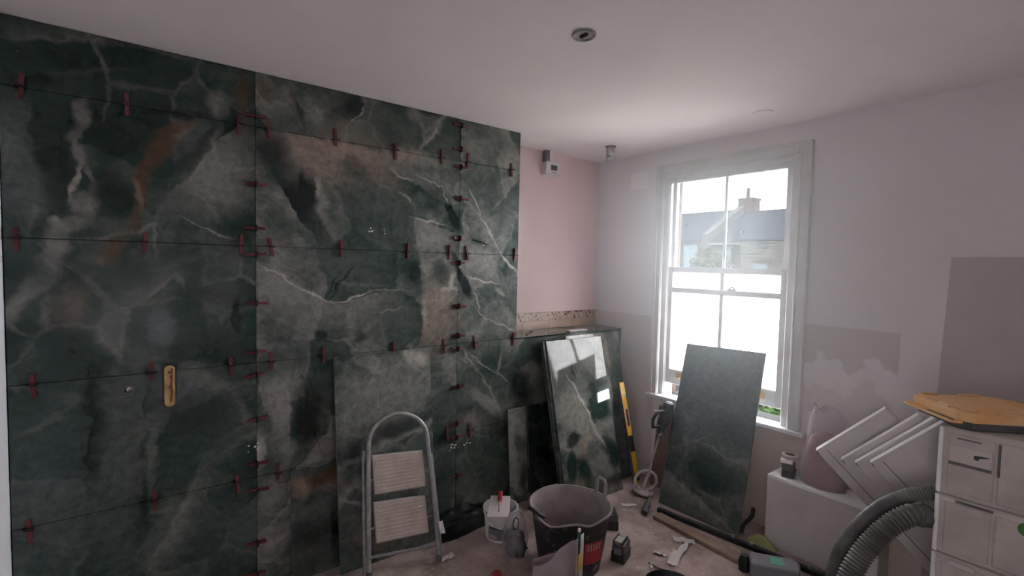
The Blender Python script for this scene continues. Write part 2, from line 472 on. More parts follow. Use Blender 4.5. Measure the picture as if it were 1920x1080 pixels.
def thin_glass(name, tint=(0.97, 0.98, 0.98)):
    m, nt, b = new_mat(name); nt.nodes.remove(b)
    L = nt.links.new
    t = N(nt, 'ShaderNodeBsdfTransparent'); t.inputs[0].default_value = c4(tint)
    gl = N(nt, 'ShaderNodeBsdfGlossy'); gl.inputs['Roughness'].default_value = 0.02
    fr = N(nt, 'ShaderNodeFresnel'); fr.inputs[0].default_value = 1.45
    mx = N(nt, 'ShaderNodeMixShader'); L(fr.outputs[0], mx.inputs[0]); L(t.outputs[0], mx.inputs[1]); L(gl.outputs[0], mx.inputs[2])
    L(mx.outputs[0], nt.nodes['Material Output'].inputs['Surface'])
    return m


def frosted_glass():
    m, nt, b = new_mat('frosted_film'); nt.nodes.remove(b)
    L = nt.links.new
    t = N(nt, 'ShaderNodeBsdfTranslucent'); t.inputs[0].default_value = (0.84, 0.82, 0.81, 1)
    d = N(nt, 'ShaderNodeBsdfDiffuse'); d.inputs[0].default_value = (0.6, 0.6, 0.6, 1)
    mx = N(nt, 'ShaderNodeMixShader'); mx.inputs[0].default_value = 0.06; L(t.outputs[0], mx.inputs[1]); L(d.outputs[0], mx.inputs[2])
    L(mx.outputs[0], nt.nodes['Material Output'].inputs['Surface'])
    return m


def film_mat(name, col, amount):
    """clear crumpled polythene"""
    m, nt, b = new_mat(name); nt.nodes.remove(b)
    L = nt.links.new
    t = N(nt, 'ShaderNodeBsdfTransparent'); t.inputs[0].default_value = (0.95, 0.93, 0.95, 1)
    d = N(nt, 'ShaderNodeBsdfPrincipled'); d.inputs['Base Color'].default_value = c4(col); d.inputs['Roughness'].default_value = 0.3
    mx = N(nt, 'ShaderNodeMixShader'); mx.inputs[0].default_value = amount; L(t.outputs[0], mx.inputs[1]); L(d.outputs[0], mx.inputs[2])
    L(mx.outputs[0], nt.nodes['Material Output'].inputs['Surface'])
    return m


MAT['floor'] = floor_mat()
MAT['window_wall'] = window_wall_mat()
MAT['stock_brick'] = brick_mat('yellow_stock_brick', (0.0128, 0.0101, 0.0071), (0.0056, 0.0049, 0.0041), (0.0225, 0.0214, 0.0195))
MAT['brown_brick'] = brick_mat('brown_stock_brick', (0.0087, 0.0070, 0.0046), (0.0063, 0.0053, 0.0039), (0.0103, 0.0092, 0.0077))  # browner brick with darker mortar than the yellow stock brick
MAT['red_brick'] = brick_mat('red_brick', (0.0133, 0.0056, 0.0041), (0.0103, 0.0051, 0.0041), (0.0123, 0.0112, 0.0103))
MAT['reveal_brick'] = brick_mat('pale_red_brick', (0.0536, 0.0315, 0.0268), (0.0441, 0.0268, 0.0236), (0.0536, 0.0473, 0.0441))
MAT['slate'] = slate_mat()
MAT['lead'] = pbr('lead_flashing', (0.0050, 0.0050, 0.0055), 0.8, spec=0.0)
MAT['cement'] = pbr('cement_coping', (0.0144, 0.0133, 0.0123), 0.9, col2=(0.0103, 0.0097, 0.0087), scale=4, spec=0.0)
MAT['ext_white'] = pbr('outdoor_white_paint', (0.0226, 0.0226, 0.0226), 0.6, spec=0.0)
MAT['ext_glass'] = pbr('sky_toned_pane', (0.0232, 0.0314, 0.0355), 0.15, spec=0.0)  # sky reflection put into the base colour, specular is off
MAT['garden'] = pbr('pale_garden_paving', (0.24, 0.23, 0.20), 0.95, col2=(0.18, 0.18, 0.15), scale=2, spec=0.0)
MAT['leaf'] = pbr('leaf', (0.0115, 0.0231, 0.0059), 0.55, col2=(0.0210, 0.0336, 0.0105), scale=9, spec=0.0)
MAT['leaf_yellow'] = pbr('yellow_leaf', (0.0133, 0.0118, 0.0031), 0.6, col2=(0.0103, 0.0112, 0.0031), scale=5, spec=0.0)
MAT['bark'] = pbr('bark', (0.0210, 0.0168, 0.0126), 0.9)
MAT['glass'] = thin_glass('clear_pane')
MAT['frost'] = frosted_glass()
MAT['film'] = film_mat('clear_polythene', (0.75, 0.72, 0.74), 0.26)
MAT['film_dense'] = film_mat('milky_polythene', (0.70, 0.65, 0.69), 0.30)

# ------------------------------------------------------------------ the large structure
Y0, X1 = -0.440, 1.10
tag(MB().box(-3.3, X1 + .1, Y0 - .1, WW + .23, -.12, 0).build('floor', MAT['floor']), kind='structure')
tag(MB().box(-3.3, X1 + .1, Y0 - .1, WW + .23, CEIL, CEIL + .12).build('ceiling', MAT['ceiling']), kind='structure')
DX0, DX1, DZ1 = .06, .88, 2.03
nw = MB()
for x0, x1, z0, z1 in ((-3.3, DX0, 0, CEIL), (DX1, X1 + .1, 0, CEIL), (DX0, DX1, DZ1, CEIL)): nw.box(x0, x1, Y0 - .1, Y0, z0, z1)
tag(nw.build('wall_near', MAT['lilac_white']), kind='structure')
# added glazed door behind the viewer: an unseen source brightening what faces it
dr = thing('fill_door_1', 'added white door in the near wall, frosted pane for unseen fill light', None, T((DX0 + DX1) / 2, Y0, 0)); dr['kind'] = 'structure'
PX0, PX1, PZ0, PZ1 = .17, .77, .95, 1.30
lf_ = MB(); lf_.box(DX0 + .03, PX0, Y0 - .07, Y0 - .03, .005, DZ1 - .03); lf_.box(PX1, DX1 - .03, Y0 - .07, Y0 - .03, .005, DZ1 - .03)
lf_.box(PX0, PX1, Y0 - .07, Y0 - .03, .005, PZ0); lf_.box(PX0, PX1, Y0 - .07, Y0 - .03, PZ1, DZ1 - .03)
lf_.build('fill_door_leaf', MAT['white_gloss'], dr)
MB().box(PX0 - .005, PX1 + .005, Y0 - .052, Y0 - .048, PZ0 - .005, PZ1 + .005).build('pane', MAT['frost'], dr)
dfm = MB(); dfm.box(DX0, DX0 + .03, Y0 - .1, Y0 + .01, 0, DZ1); dfm.box(DX1 - .03, DX1, Y0 - .1, Y0 + .01, 0, DZ1); dfm.box(DX0 + .03, DX1 - .03, Y0 - .1, Y0 + .01, DZ1 - .03, DZ1)
dfm.build('fill_door_frame', MAT['white_gloss'], dr)
hdl = MB(); hdl.cyl((DX0 + .07, Y0 - .03, 1.0), (DX0 + .07, Y0 + .02, 1.0), .01, n=10); hdl.tube([(DX0 + .07, Y0 + .02, 1.0), (DX0 + .18, Y0 + .02, 1.0)], .009, 10); hdl.build('fill_door_handle', MAT['chrome'], dr, smooth=50)
tag(MB().box(X1, X1 + .1, Y0, WW, 0, CEIL).build('wall_right', MAT['pale_wall']), kind='structure')
tag(MB().box(-3.3, PW, Y0, WW + .23, 0, CEIL).build('wall_alcove', MAT['pink']), kind='structure')

WX0, WX1, WZ0, WZ1 = -2.372, -1.358, 0.690, 2.480
wmb = MB()
for x0, x1, z0, z1 in ((PW, WX0, 0, CEIL), (WX1, X1, 0, CEIL), (WX0, WX1, 0, WZ0), (WX0, WX1, WZ1, CEIL)):
    wmb.box(x0, x1, WW, 3.465, z0, z1)
tag(wmb.build('wall_window', MAT['window_wall']), kind='structure')
omb = MB()
for x0, x1, z0, z1 in ((-4.2, WX0 + .012, -2.3, 3.4), (WX1 - .03, 2.0, -2.3, 3.4), (WX0 + .012, WX1 - .03, -2.3, WZ0 - .03), (WX0 + .012, WX1 - .03, WZ1 - .02, 3.4)):
    omb.box(x0, x1, 3.465, 3.555, z0, z1)
tag(omb.build('wall_outer', MAT['reveal_brick']), kind='structure')

# boxed-out wall that carries the green tiles: full height, then a ledge up to the window wall
bmb = MB()
bmb.box(PW, TW - .012, Y0 + .003, 2.158, 0, CEIL)
bmb.box(PW, TW - .012, 2.158, WW, 0, 1.188)
wall_left = tag(bmb.build('wall_left', MAT['grout']), kind='structure')

WALL_FEATURES = [   # y, z, half length, half width, angle, tone, strength, softness, one-sided (+1 left, -1 right)
    (-0.324,2.096,0.26,0.123,-85,'M',0.6,0.9,-1), (-0.272,2.104,0.182,0.0712,-88,'D',0.8,0.8,0), (-0.401,2.185,0.156,0.0496,-88,'M',0.5,0.8,0), (-0.194,2.342,0.072,0.0236,-98,'L',0.6,0.6,0),
    (-0.224,2.242,0.034,0.0235,-99,'L',0.45,0.7,0), (-0.202,2.173,0.057,0.0158,-77,'L',0.7,0.6,0), (-0.218,2.037,0.086,0.0119,-107,'V',0.6,0.6,0), (-0.16,2.086,0.046,0.0121,-63,'L',0.55,0.6,0),
    (-0.16,1.98,0.077,0.0189,-105,'L',0.5,0.7,0), (-0.203,1.955,0.04,0.0401,16,'L',0.6,0.5,0), (-0.284,1.863,0.02,0.0182,-136,'V',0.5,0.6,0), (-0.239,1.86,0.07,0.0263,-144,'L',0.6,0.6,0),
    (-0.286,1.74,0.088,0.0367,-109,'L',0.65,0.6,0), (-0.362,1.597,0.107,0.0309,-122,'L',0.65,0.6,0), (-0.42,1.489,0.055,0.0305,-115,'L',0.55,0.6,0), (-0.058,2.224,0.056,0.0548,38,'D',0.8,0.9,0),
    (-0.088,2.0,0.083,0.0685,-72,'D',0.8,0.9,0), (0.152,2.395,0.118,0.0259,8,'D',0.9,0.8,0), (0.261,2.306,0.119,0.0238,-118,'D',0.6,0.8,0), (0.184,2.183,0.075,0.0293,42,'D',0.75,0.7,0),
    (0.138,2.328,0.091,0.0231,-150,'R',0.7,0.7,0), (0.089,2.234,0.103,0.0372,-121,'R',0.8,0.7,0), (0.011,2.06,0.163,0.0309,-101,'R',0.8,0.7,0), (-0.042,1.872,0.043,0.0308,-122,'R',0.6,0.8,0),
    (-0.108,1.766,0.065,0.0415,-120,'R',0.75,0.8,0), (0.16,2.31,0.04,0.0145,-133,'P',0.35,0.8,0), (-0.151,1.709,0.025,0.0191,-146,'P',0.3,0.8,0), (-0.004,2.023,0.074,0.014,-89,'P',0.35,0.8,0),
    (0.237,2.193,0.218,0.1831,-126,'L',0.75,0.9,1), (0.314,2.088,0.122,0.1219,29,'L',0.55,0.8,0), (0.128,2.001,0.061,0.0436,26,'M',0.6,0.8,0), (0.372,1.896,0.084,0.0312,-2,'G',0.6,0.7,0),
    (0.254,1.876,0.117,0.0045,-19,'L',0.7,0.5,0), (0.307,2.478,0.059,0.042,-84,'L',0.45,0.8,0), (0.412,2.524,0.11,0.0369,-88,'R',0.55,0.9,0), (-0.37,2.622,0.04,0.0367,-9,'M',0.4,0.9,0),
    (-0.154,2.524,0.138,0.0105,12,'M',0.4,0.9,0), (-0.313,2.447,0.075,0.0278,13,'D',0.7,0.9,0), (-0.387,2.434,0.031,0.0309,-24,'D',0.7,0.9,0), (-0.002,2.481,0.209,0.0619,9,'G',0.5,0.9,0),
    (-0.371,1.66,0.077,0.0769,-64,'G',0.7,0.8,0), (-0.382,1.755,0.046,0.0383,-14,'G',0.6,0.8,0), (-0.24,1.521,0.097,0.0671,-106,'P',0.3,0.8,0), (-0.112,1.461,0.086,0.0837,-129,'M',0.5,0.9,0),
    (0.076,1.594,0.08,0.0117,45,'L',0.4,0.7,0), (0.144,1.611,0.043,0.0089,-68,'L',0.4,0.7,0), (0.235,1.548,0.268,0.0909,-89,'G',0.85,0.9,-1), (0.32,1.53,0.157,0.0939,-85,'M',0.6,0.8,0),
    (0.371,1.443,0.11,0.0222,-92,'D',0.85,0.5,0), (0.067,1.406,0.089,0.0588,-83,'B',0.8,0.4,0), (-0.003,1.396,0.05,0.0432,-64,'G',0.6,0.8,0), (0.508,2.584,0.061,0.0377,-76,'R',0.6,0.8,0),
    (0.619,2.593,0.055,0.0194,-62,'P',0.35,0.8,0), (0.494,2.55,0.051,0.0063,-55,'L',0.6,0.6,0), (0.666,2.522,0.085,0.0163,-73,'D',0.7,0.7,0), (0.762,2.492,0.052,0.0435,-62,'L',0.5,0.6,0),
    (0.989,2.56,0.132,0.1548,62,'D',0.8,0.9,1), (0.989,2.56,0.132,0.187,62,'M',0.5,0.9,-1), (0.981,2.551,0.097,0.0044,59,'V',0.45,0.6,0), (1.012,2.656,0.025,0.0246,-36,'L',0.6,0.6,0),
    (1.324,2.639,0.051,0.049,-35,'L',0.5,0.6,0), (1.431,2.665,0.073,0.027,-1,'D',0.7,0.7,0), (1.456,2.532,0.149,0.0233,-128,'L',0.6,0.6,0), (1.466,2.542,0.097,0.0078,-125,'V',0.45,0.6,0),
    (1.195,2.474,0.071,0.0553,-13,'G',0.5,0.8,0), (1.58,2.511,0.077,0.0596,-41,'M',0.5,0.8,0), (0.87,2.386,0.343,0.2097,0,'P',0.7,0.9,-1), (0.706,2.264,0.11,0.04,-49,'P',0.5,0.7,0),
    (0.988,2.248,0.236,0.1904,-27,'P',0.6,0.9,1), (1.278,2.386,0.124,0.0376,-1,'P',0.5,0.7,0), (1.473,2.375,0.178,0.0392,2,'L',0.5,0.7,0), (1.406,2.181,0.318,0.2321,-20,'L',0.45,0.9,1),
    (0.537,2.28,0.096,0.0961,-39,'D',0.85,0.6,0), (0.637,2.029,0.241,0.1375,-58,'D',0.95,0.9,1), (0.713,2.098,0.095,0.0337,-74,'D',0.9,0.5,0), (0.682,2.028,0.099,0.0334,-64,'D',0.85,0.6,0),
    (0.558,2.163,0.065,0.0647,-37,'G',0.8,0.8,0), (0.574,1.92,0.098,0.0982,-28,'G',0.5,0.9,0), (0.787,2.055,0.111,0.0274,-80,'L',0.65,0.6,0), (0.762,2.138,0.057,0.0136,-99,'V',0.35,0.6,0),
    (0.838,1.895,0.076,0.0244,-60,'L',0.55,0.6,0), (0.842,1.964,0.09,0.0383,-80,'M',0.6,0.7,0), (1.096,2.09,0.201,0.2008,-31,'M',0.55,0.8,0), (0.979,2.26,0.096,0.0532,-19,'G',0.6,0.7,0),
    (1.248,2.25,0.088,0.0056,-19,'V',0.5,0.6,0), (1.289,2.112,0.051,0.0095,-30,'V',0.5,0.6,0), (1.484,2.149,0.109,0.0891,-34,'G',0.6,0.7,0), (1.574,2.139,0.1,0.006,-61,'V',0.5,0.5,0),
    (1.438,2.244,0.092,0.0059,-12,'V',0.45,0.5,0), (1.442,1.994,0.114,0.0079,-9,'V',0.7,0.5,0), (1.478,1.969,0.189,0.1885,-15,'L',0.65,0.9,-1), (1.5,1.882,0.147,0.0601,-15,'L',0.45,0.7,0),
    (1.354,1.944,0.181,0.187,-85,'G',0.5,0.9,-1), (1.616,2.042,0.108,0.0326,-64,'D',0.95,0.3,0), (0.662,1.602,0.277,0.1781,-29,'L',0.8,0.9,-1), (0.57,1.641,0.125,0.0058,-34,'V',0.7,0.5,0),
    (0.757,1.539,0.111,0.0061,-23,'V',0.75,0.5,0), (0.956,1.522,0.105,0.0082,15,'V',0.75,0.5,0), (1.176,1.556,0.142,0.0076,3,'L',0.8,0.5,0), (1.032,1.521,0.179,0.1952,10,'L',0.6,0.9,-1),
    (0.888,1.708,0.359,0.106,-8,'M',0.55,0.8,0), (0.91,1.616,0.123,0.0089,-126,'D',0.7,0.7,0), (0.865,1.598,0.077,0.0071,-125,'D',0.6,0.7,0), (1.39,1.69,0.137,0.2839,-83,'G',0.8,0.9,-1),
    (1.347,1.67,0.076,0.0489,-64,'D',0.6,0.7,0), (1.422,1.701,0.063,0.0318,-69,'L',0.7,0.6,0), (1.525,1.642,0.073,0.0732,-35,'G',0.8,0.6,0), (1.618,1.61,0.059,0.0207,-102,'V',0.6,0.6,0),
    (1.584,1.56,0.075,0.0144,-1,'V',0.6,0.6,0), (1.41,1.402,0.2,0.2295,-95,'P',0.65,0.9,1), (1.42,1.422,0.085,0.016,-85,'V',0.45,0.6,0), (1.394,1.344,0.063,0.01,-100,'R',0.5,0.7,0),
    (0.63,1.404,0.146,0.1014,-31,'M',0.4,0.9,0), (0.946,1.406,0.104,0.0364,-79,'L',0.5,0.6,0), (0.789,1.313,0.047,0.0352,-44,'D',0.8,0.6,0), (1.011,1.296,0.044,0.037,-51,'D',0.7,0.6,0),
    (1.21,1.45,0.216,0.17,5,'M',0.6,0.9,-1), (1.176,1.428,0.102,0.0057,6,'L',0.5,0.6,0), (1.708,2.574,0.044,0.0285,-56,'L',0.5,0.7,0), (2.058,2.613,0.095,0.0217,-37,'L',0.5,0.7,0),
    (1.912,2.577,0.111,0.0846,-18,'G',0.4,0.8,0), (1.814,2.319,0.125,0.1255,-35,'M',0.6,0.8,0), (1.792,2.149,0.115,0.0063,-62,'V',0.6,0.5,0), (1.92,1.939,0.152,0.0076,-53,'V',0.65,0.5,0),
    (2.074,1.753,0.105,0.009,-40,'V',0.7,0.5,0), (2.015,2.148,0.141,0.1093,-46,'M',0.5,0.8,0), (1.973,2.157,0.068,0.0108,35,'L',0.5,0.7,0), (1.712,1.971,0.047,0.0187,-58,'L',0.8,0.5,0),
    (1.849,1.867,0.093,0.0342,-20,'G',0.6,0.7,0), (1.866,1.76,0.117,0.0731,-4,'L',0.55,0.6,0), (1.964,1.729,0.144,0.1711,-71,'L',0.6,0.9,-1), (1.703,1.609,0.118,0.0337,-62,'D',0.95,0.35,0),
    (1.64,1.735,0.088,0.0248,-62,'D',0.8,0.5,0), (1.856,1.62,0.135,0.0086,-10,'V',0.65,0.5,0), (2.002,1.531,0.054,0.0223,-29,'L',0.75,0.5,0), (1.832,1.436,0.115,0.0065,-61,'V',0.55,0.5,0),
    (2.012,1.306,0.165,0.0079,-19,'V',0.55,0.5,0), (1.903,1.333,0.203,0.0879,-33,'M',0.4,0.8,0), (0.177,1.269,0.069,0.0514,-39,'D',0.7,0.7,0), (-0.001,1.153,0.109,0.0984,19,'B',0.35,0.9,0),
    (-0.194,0.989,0.199,0.0376,-91,'D',0.85,0.5,0), (-0.168,0.972,0.119,0.0332,-86,'D',0.8,0.5,0), (-0.292,1.17,0.105,0.0363,37,'G',0.6,0.9,0), (-0.105,0.984,0.222,0.0578,-91,'M',0.6,0.7,0),
    (-0.041,0.837,0.142,0.0595,-91,'M',0.5,0.8,0), (0.003,1.114,0.068,0.0198,-89,'D',0.8,0.5,0), (-0.334,1.041,0.101,0.0112,33,'L',0.4,0.8,0), (0.242,1.132,0.103,0.0368,-33,'L',0.4,0.8,0),
    (0.242,0.89,0.168,0.1325,-44,'G',0.6,0.8,0), (0.112,1.112,0.061,0.0203,20,'L',0.4,0.6,0), (0.032,0.821,0.131,0.0202,-93,'L',0.35,0.7,0), (0.085,0.45,0.194,0.0624,-115,'L',0.4,0.8,0),
    (-0.236,0.54,0.117,0.0332,-125,'L',0.3,0.8,0), (-0.272,0.76,0.149,0.0603,-40,'B',0.3,0.9,0), (-0.006,0.571,0.093,0.0252,-84,'D',0.8,0.5,0), (0.339,0.42,0.126,0.1108,-56,'G',0.5,0.9,0),
    (-0.184,0.484,0.159,0.0578,-73,'G',0.5,0.8,0), (-0.104,0.384,0.122,0.0494,-81,'M',0.5,0.8,0), (0.564,1.105,0.057,0.057,23,'M',0.5,0.8,0), (-0.304,0.939,0.205,0.2052,-70,'T',0.7,0.9,0),
    (0.242,0.85,0.186,0.1855,-47,'T',0.6,0.9,0), (-0.17,0.488,0.265,0.2651,-48,'T',0.7,0.9,0), (0.304,0.359,0.221,0.2208,-66,'T',0.6,0.9,0), (1.965,0.189,0.28,0.2346,-47,'T',0.5,0.9,0),
    (0.576,0.959,0.135,0.0576,-84,'L',0.6,0.5,0), (0.473,0.737,0.079,0.034,-101,'V',0.6,0.6,0), (0.629,0.716,0.047,0.0469,-67,'L',0.5,0.6,0), (0.718,0.891,0.188,0.0775,-88,'D',0.85,0.5,0),
    (0.51,0.426,0.145,0.0751,-90,'L',0.3,0.8,0), (1.6,0.864,0.155,0.0788,-74,'M',0.5,0.7,0), (1.606,1.096,0.078,0.071,-49,'L',0.5,0.7,0), (1.588,0.364,0.108,0.0728,-54,'G',0.6,0.8,0),
    (1.965,1.018,0.188,0.1524,-51,'G',0.8,0.8,0), (1.774,1.068,0.121,0.0073,-50,'L',0.8,0.5,0), (1.934,0.842,0.177,0.0076,-62,'L',0.7,0.5,0), (1.864,1.058,0.179,0.0075,-34,'L',0.8,0.5,0),
    (2.097,0.887,0.16,0.0078,-45,'L',0.7,0.5,0), (2.019,1.034,0.08,0.0115,-97,'L',0.6,0.6,0), (1.891,0.773,0.178,0.0454,-40,'L',0.6,0.5,0), (1.861,0.638,0.165,0.0529,-25,'L',0.5,0.6,0),
    (2.207,0.852,0.187,0.1037,-65,'D',0.9,0.6,0), (1.957,0.33,0.185,0.1552,-59,'G',0.7,0.7,0), (1.959,0.35,0.169,0.0389,-27,'M',0.4,0.7,0), (1.799,0.143,0.105,0.0684,-47,'M',0.4,0.7,0),
    (2.05,0.542,0.259,0.0784,-35,'D',0.7,0.8,0), (0.26,1.21,0.248,0.1914,-3,'M',0.45,0.9,-1), (0.22,1.038,0.129,0.1882,17,'D',0.5,0.9,-1), (-0.199,1.002,0.278,0.0635,-92,'D',0.85,0.9,1),
    (-0.001,0.978,0.277,0.1348,-95,'M',0.7,0.9,-1), (0.043,1.172,0.102,0.1514,10,'M',0.4,0.9,-1), (0.08,0.939,0.189,0.1657,-106,'G',0.7,0.9,1), (0.006,0.586,0.145,0.0635,-87,'D',0.6,0.9,-1),
    (0.096,0.474,0.252,0.0853,-115,'L',0.35,0.9,1), (0.633,0.906,0.236,0.1087,-91,'L',0.65,0.9,-1), (0.732,0.902,0.279,0.0082,-77,'D',0.8,0.9,-1),
]
COLS = [(-0.437, 0.464), (0.464, 1.664), (1.664, 2.162)]
ROWS = [(0.0, 0.6), (0.6, 1.2), (1.2, 1.8), (1.8, 2.4), (2.4, CEIL)]
GAP = 0.0011
tile_spots = []
for ri, (z0, z1) in enumerate(ROWS):
    for ci, (y0, y1) in enumerate(COLS):
        if ci == 2 and ri < 2: y1 = 2.864
        tile_spots.append((ri, ci, y0, y1, z0, z1))
    if ri < 2: tile_spots.append((ri, 3, 2.864, WW, z0, z1))
for ri, ci, y0, y1, z0, z1 in tile_spots:
    ft = []
    for q in WALL_FEATURES:
        r_ = max(q[2], q[3]) * 1.5
        same = (q[0] < .464) == (ci == 0)          # the pattern runs on over all joints but the left upright one
        if same and y0 - r_ < q[0] < y1 + r_ and z0 - r_ < q[1] < z1 + r_: ft.append(q)
    tones = ('D', 'G', 'M') if ci == 0 else ('G', 'M', 'L')
    mt = onyx('onyx_wall_tile', ft, 'wall', (ci * 1.9, ci * 5.3, 0), rough=0.17, base=tones, bias={0: .12, 1: .02, 2: .06, 3: .0}[ci] + (.05 if ri < 2 and ci < 2 else 0), vein=.45)
    t = MB().box(TW - .010, TW, y0 + GAP, y1 - GAP, z0 + (GAP if ri else .004), z1 - (GAP if ri < 4 else .002))
    t.build('tile', mt, wall_left, bevel=0.0008)
ledge_mat = onyx('onyx_ledge_tile', [], 'object', (4.1, 9.2, 0), bias=0.1)
for y0, y1 in ((2.162, 2.762), (2.762, WW)):
    MB().box(PW + .002, TW, y0 + GAP, y1 - GAP, 1.189, 1.200).build('tile', ledge_mat, wall_left, bevel=0.0008)
# mortar smears and hollow scuffs left on the tiles
sm = MB()
for yy, zz, n_, s_ in ((1.66, .505, 16, .05), (1.108, 1.918, 7, .045), (.50, 1.765, 5, .03), (1.74, .50, 7, .04), (.785, .30, 5, .06), (1.85, 1.875, 5, .04), (.45, .76, 6, .04)):
    for k in range(n_):
        cy_, cz_ = yy + random.gauss(0, s_ * .5), zz + random.gauss(0, s_ * .22)
        r_ = random.uniform(.003, .008)
        pts_ = [(cy_ + r_ * random.uniform(.5, 1.4) * math.cos(a), cz_ + r_ * random.uniform(.4, 1.0) * math.sin(a)) for a in [i * math.pi / 3 for i in range(6)]]
        Mx = Matrix(((0, 0, 1, TW), (1, 0, 0, 0), (0, 1, 0, 0), (0, 0, 0, 1)))
        sm.prism(pts_, -.0005, random.uniform(.0015, .004), 0, Mx)
so = sm.build('mortar_smears', MAT['off_white_paper'], wall_left); so['kind'] = 'stuff'

# beige tile course and mosaic border left on the pink alcove wall
trim = MB()
ny = 6
tr = tag(MB().box(PW, PW + .004, 2.162, WW, 1.2, 1.338).build('trim_1', pbr('old_adhesive', (.40, .30, .24), .9)), kind='structure')
beige = pbr('beige_tile', (.56, .40, .31), .35, col2=(.47, .34, .265), scale=6)
for k in range(4):
    a = 2.162 + k * .29
    MB().box(PW + .004, PW + .011, a + .0012, min(a + .29, WW) - .0012, 1.2, 1.268).build('tile', beige, tr, bevel=.0006)
mos = MB()
mm = [pbr('mosaic_cream', (.60, .47, .37), .35), pbr('mosaic_tan', (.42, .29, .21), .35), pbr('mosaic_brown', (.10, .055, .04), .35), pbr('mosaic_sand', (.52, .38, .28), .35)]
cell = .0165
for r_ in range(4):
    for k in range(int((WW - 2.162) / cell)):
        a = 2.162 + k * cell; z_ = 1.270 + r_ * cell
        mos.box(PW + .004, PW + .010 + random.uniform(0, .0015), a + .0008, a + cell - .0008, z_ + .0008, z_ + cell - .0008, random.choices((0, 1, 2, 3), (4, 3, 1.6, 3))[0])
mo = mos.build('mosaic', mm, tr); mo['kind'] = 'stuff'

# ------------------------------------------------------------------ sash window
def bars(mb, x0, x1, z0, z1, w, y0, y1, top=None, bot=None, m=0):
    top = w if top is None else top; bot = w if bot is None else bot
    mb.box(x0, x0 + w, y0, y1, z0, z1, m); mb.box(x1 - w, x1, y0, y1, z0, z1, m)
    mb.box(x0 + w, x1 - w, y0, y1, z1 - top, z1, m); mb.box(x0 + w, x1 - w, y0, y1, z0, z0 + bot, m)
    return mb


PX = 0.5 * (WX0 + WX1)
win = thing('window_1', 'white painted sliding sash window with frosted lower sash', None, T(PX, WW, WZ0))
win['kind'] = 'structure'
G = MAT['white_gloss']
fr = MB()                                   # box frame in the opening
fr.box(WX0, -2.328, 3.330, 3.46, WZ0, WZ1); fr.box(-1.418, WX1, 3.330, 3.46, WZ0, WZ1)
fr.box(-2.328, -1.418, 3.330, 3.46, 2.452, WZ1)
fr.build('window_frame', G, win, bevel=.003)
bd = MB()
for xa, xb in ((-2.334, -2.322), (-1.424, -1.412)):
    bd.box(xa, xb, 3.340, 3.352, .712, 2.455)
bd.build('staff_bead', G, win, bevel=.003)
ca = MB()
for xa, xb, s in ((-2.428, -2.362, 1), (-1.368, -1.290, -1)):
    ca.box(xa, xb, 3.303, WW, .715, 2.545)
    xo = (xa, xa + .022) if s > 0 else (xb - .022, xb)
    ca.box(xo[0], xo[1], 3.288, 3.303, .715, 2.545)
    xi = (xb - .016, xb - .004) if s > 0 else (xa + .004, xa + .016)
    ca.box(xi[0], xi[1], 3.295, 3.303, .715, 2.48)
ca.box(-2.362, -1.368, 3.303, WW, 2.478, 2.545); ca.box(-2.428, -1.290, 3.286, 3.303, 2.523, 2.545)
ca.build('casing', G, win, bevel=.003)
MB().box(-2.455, -1.255, 3.266, 3.395, .686, .714).build('window_board', G, win, bevel=.006, seg=2)
MB().box(WX0, WX1, 3.395, 3.62, .640, .694).build('outer_sill', MAT['ext_white'], win, bevel=.006)

us = MB(); bars(us, -2.352, -1.440, 1.700, 2.462, .040, 3.402, 3.442, top=.05, bot=.036)
usash = us.build('upper_sash', G, win, bevel=.003)
MB().box(-1.915, -1.895, 3.414, 3.430, 1.734, 2.412).build('glazing_bar', G, usash, bevel=.003)
for xa, xb in ((-2.312, -1.914), (-1.896, -1.480)):
    MB().box(xa - .004, xb + .004, 3.420, 3.424, 1.730, 2.416).build('pane', MAT['glass'], usash)
ls = MB(); bars(ls, -2.336, -1.424, .812, 1.742, .045, 3.356, 3.396, top=.042, bot=.115)
ls.box(-2.291, -1.469, 3.358, 3.394, 1.540, 1.580)
lsash = ls.build('lower_sash', G, win, bevel=.003)
MB().box(-1.895, -1.865, 3.360, 3.392, .927, 1.706).build('glazing_bar', G, lsash, bevel=.003)
for xa, xb in ((-2.291, -1.892), (-1.868, -1.469)):
    p_ = MB().box(xa - .004, xb + .004, 3.374, 3.378, .923, 1.710).build('pane', MAT['frost'], lsash)
    p_['label'] = 'pane covered with white frosted film'
for xx in (-2.2, -1.565):                   # brass sash lifts
    h = MB(); h.box(xx - .028, xx + .028, 3.352, 3.356, .858, .912)
    h.tube([(xx - .018, 3.352, .872), (xx - .014, 3.330, .868), (xx + .014, 3.330, .868), (xx + .018, 3.352, .872)], .0045, 8)
    h.build('sash_lift', MAT['brass'], lsash, bevel=.001)
k = MB(); k.cyl((-1.84, 3.378, 1.742), (-1.84, 3.378, 1.756), .017, .012, 14)
k.tube([(-1.84, 3.378, 1.757), (-1.82, 3.374, 1.760), (-1.785, 3.37, 1.757)], [.006, .005, .004], 8)
k.build('sash_fastener', MAT['dark_grey'], lsash)
k = MB(); k.box(-1.84, -1.78, 3.362, 3.385, 1.580, 1.589); k.tube([(-1.83, 3.372, 1.589), (-1.81, 3.368, 1.604), (-1.78, 3.368, 1.591)], .006, 8)
k.build('fastener_keeper', MAT['dark_grey'], lsash)

# ------------------------------------------------------------------ outside
tag(MB().box(-60, 40, -60, 70, -2.5, -2.3).build('ground', MAT['garden']), kind='structure')


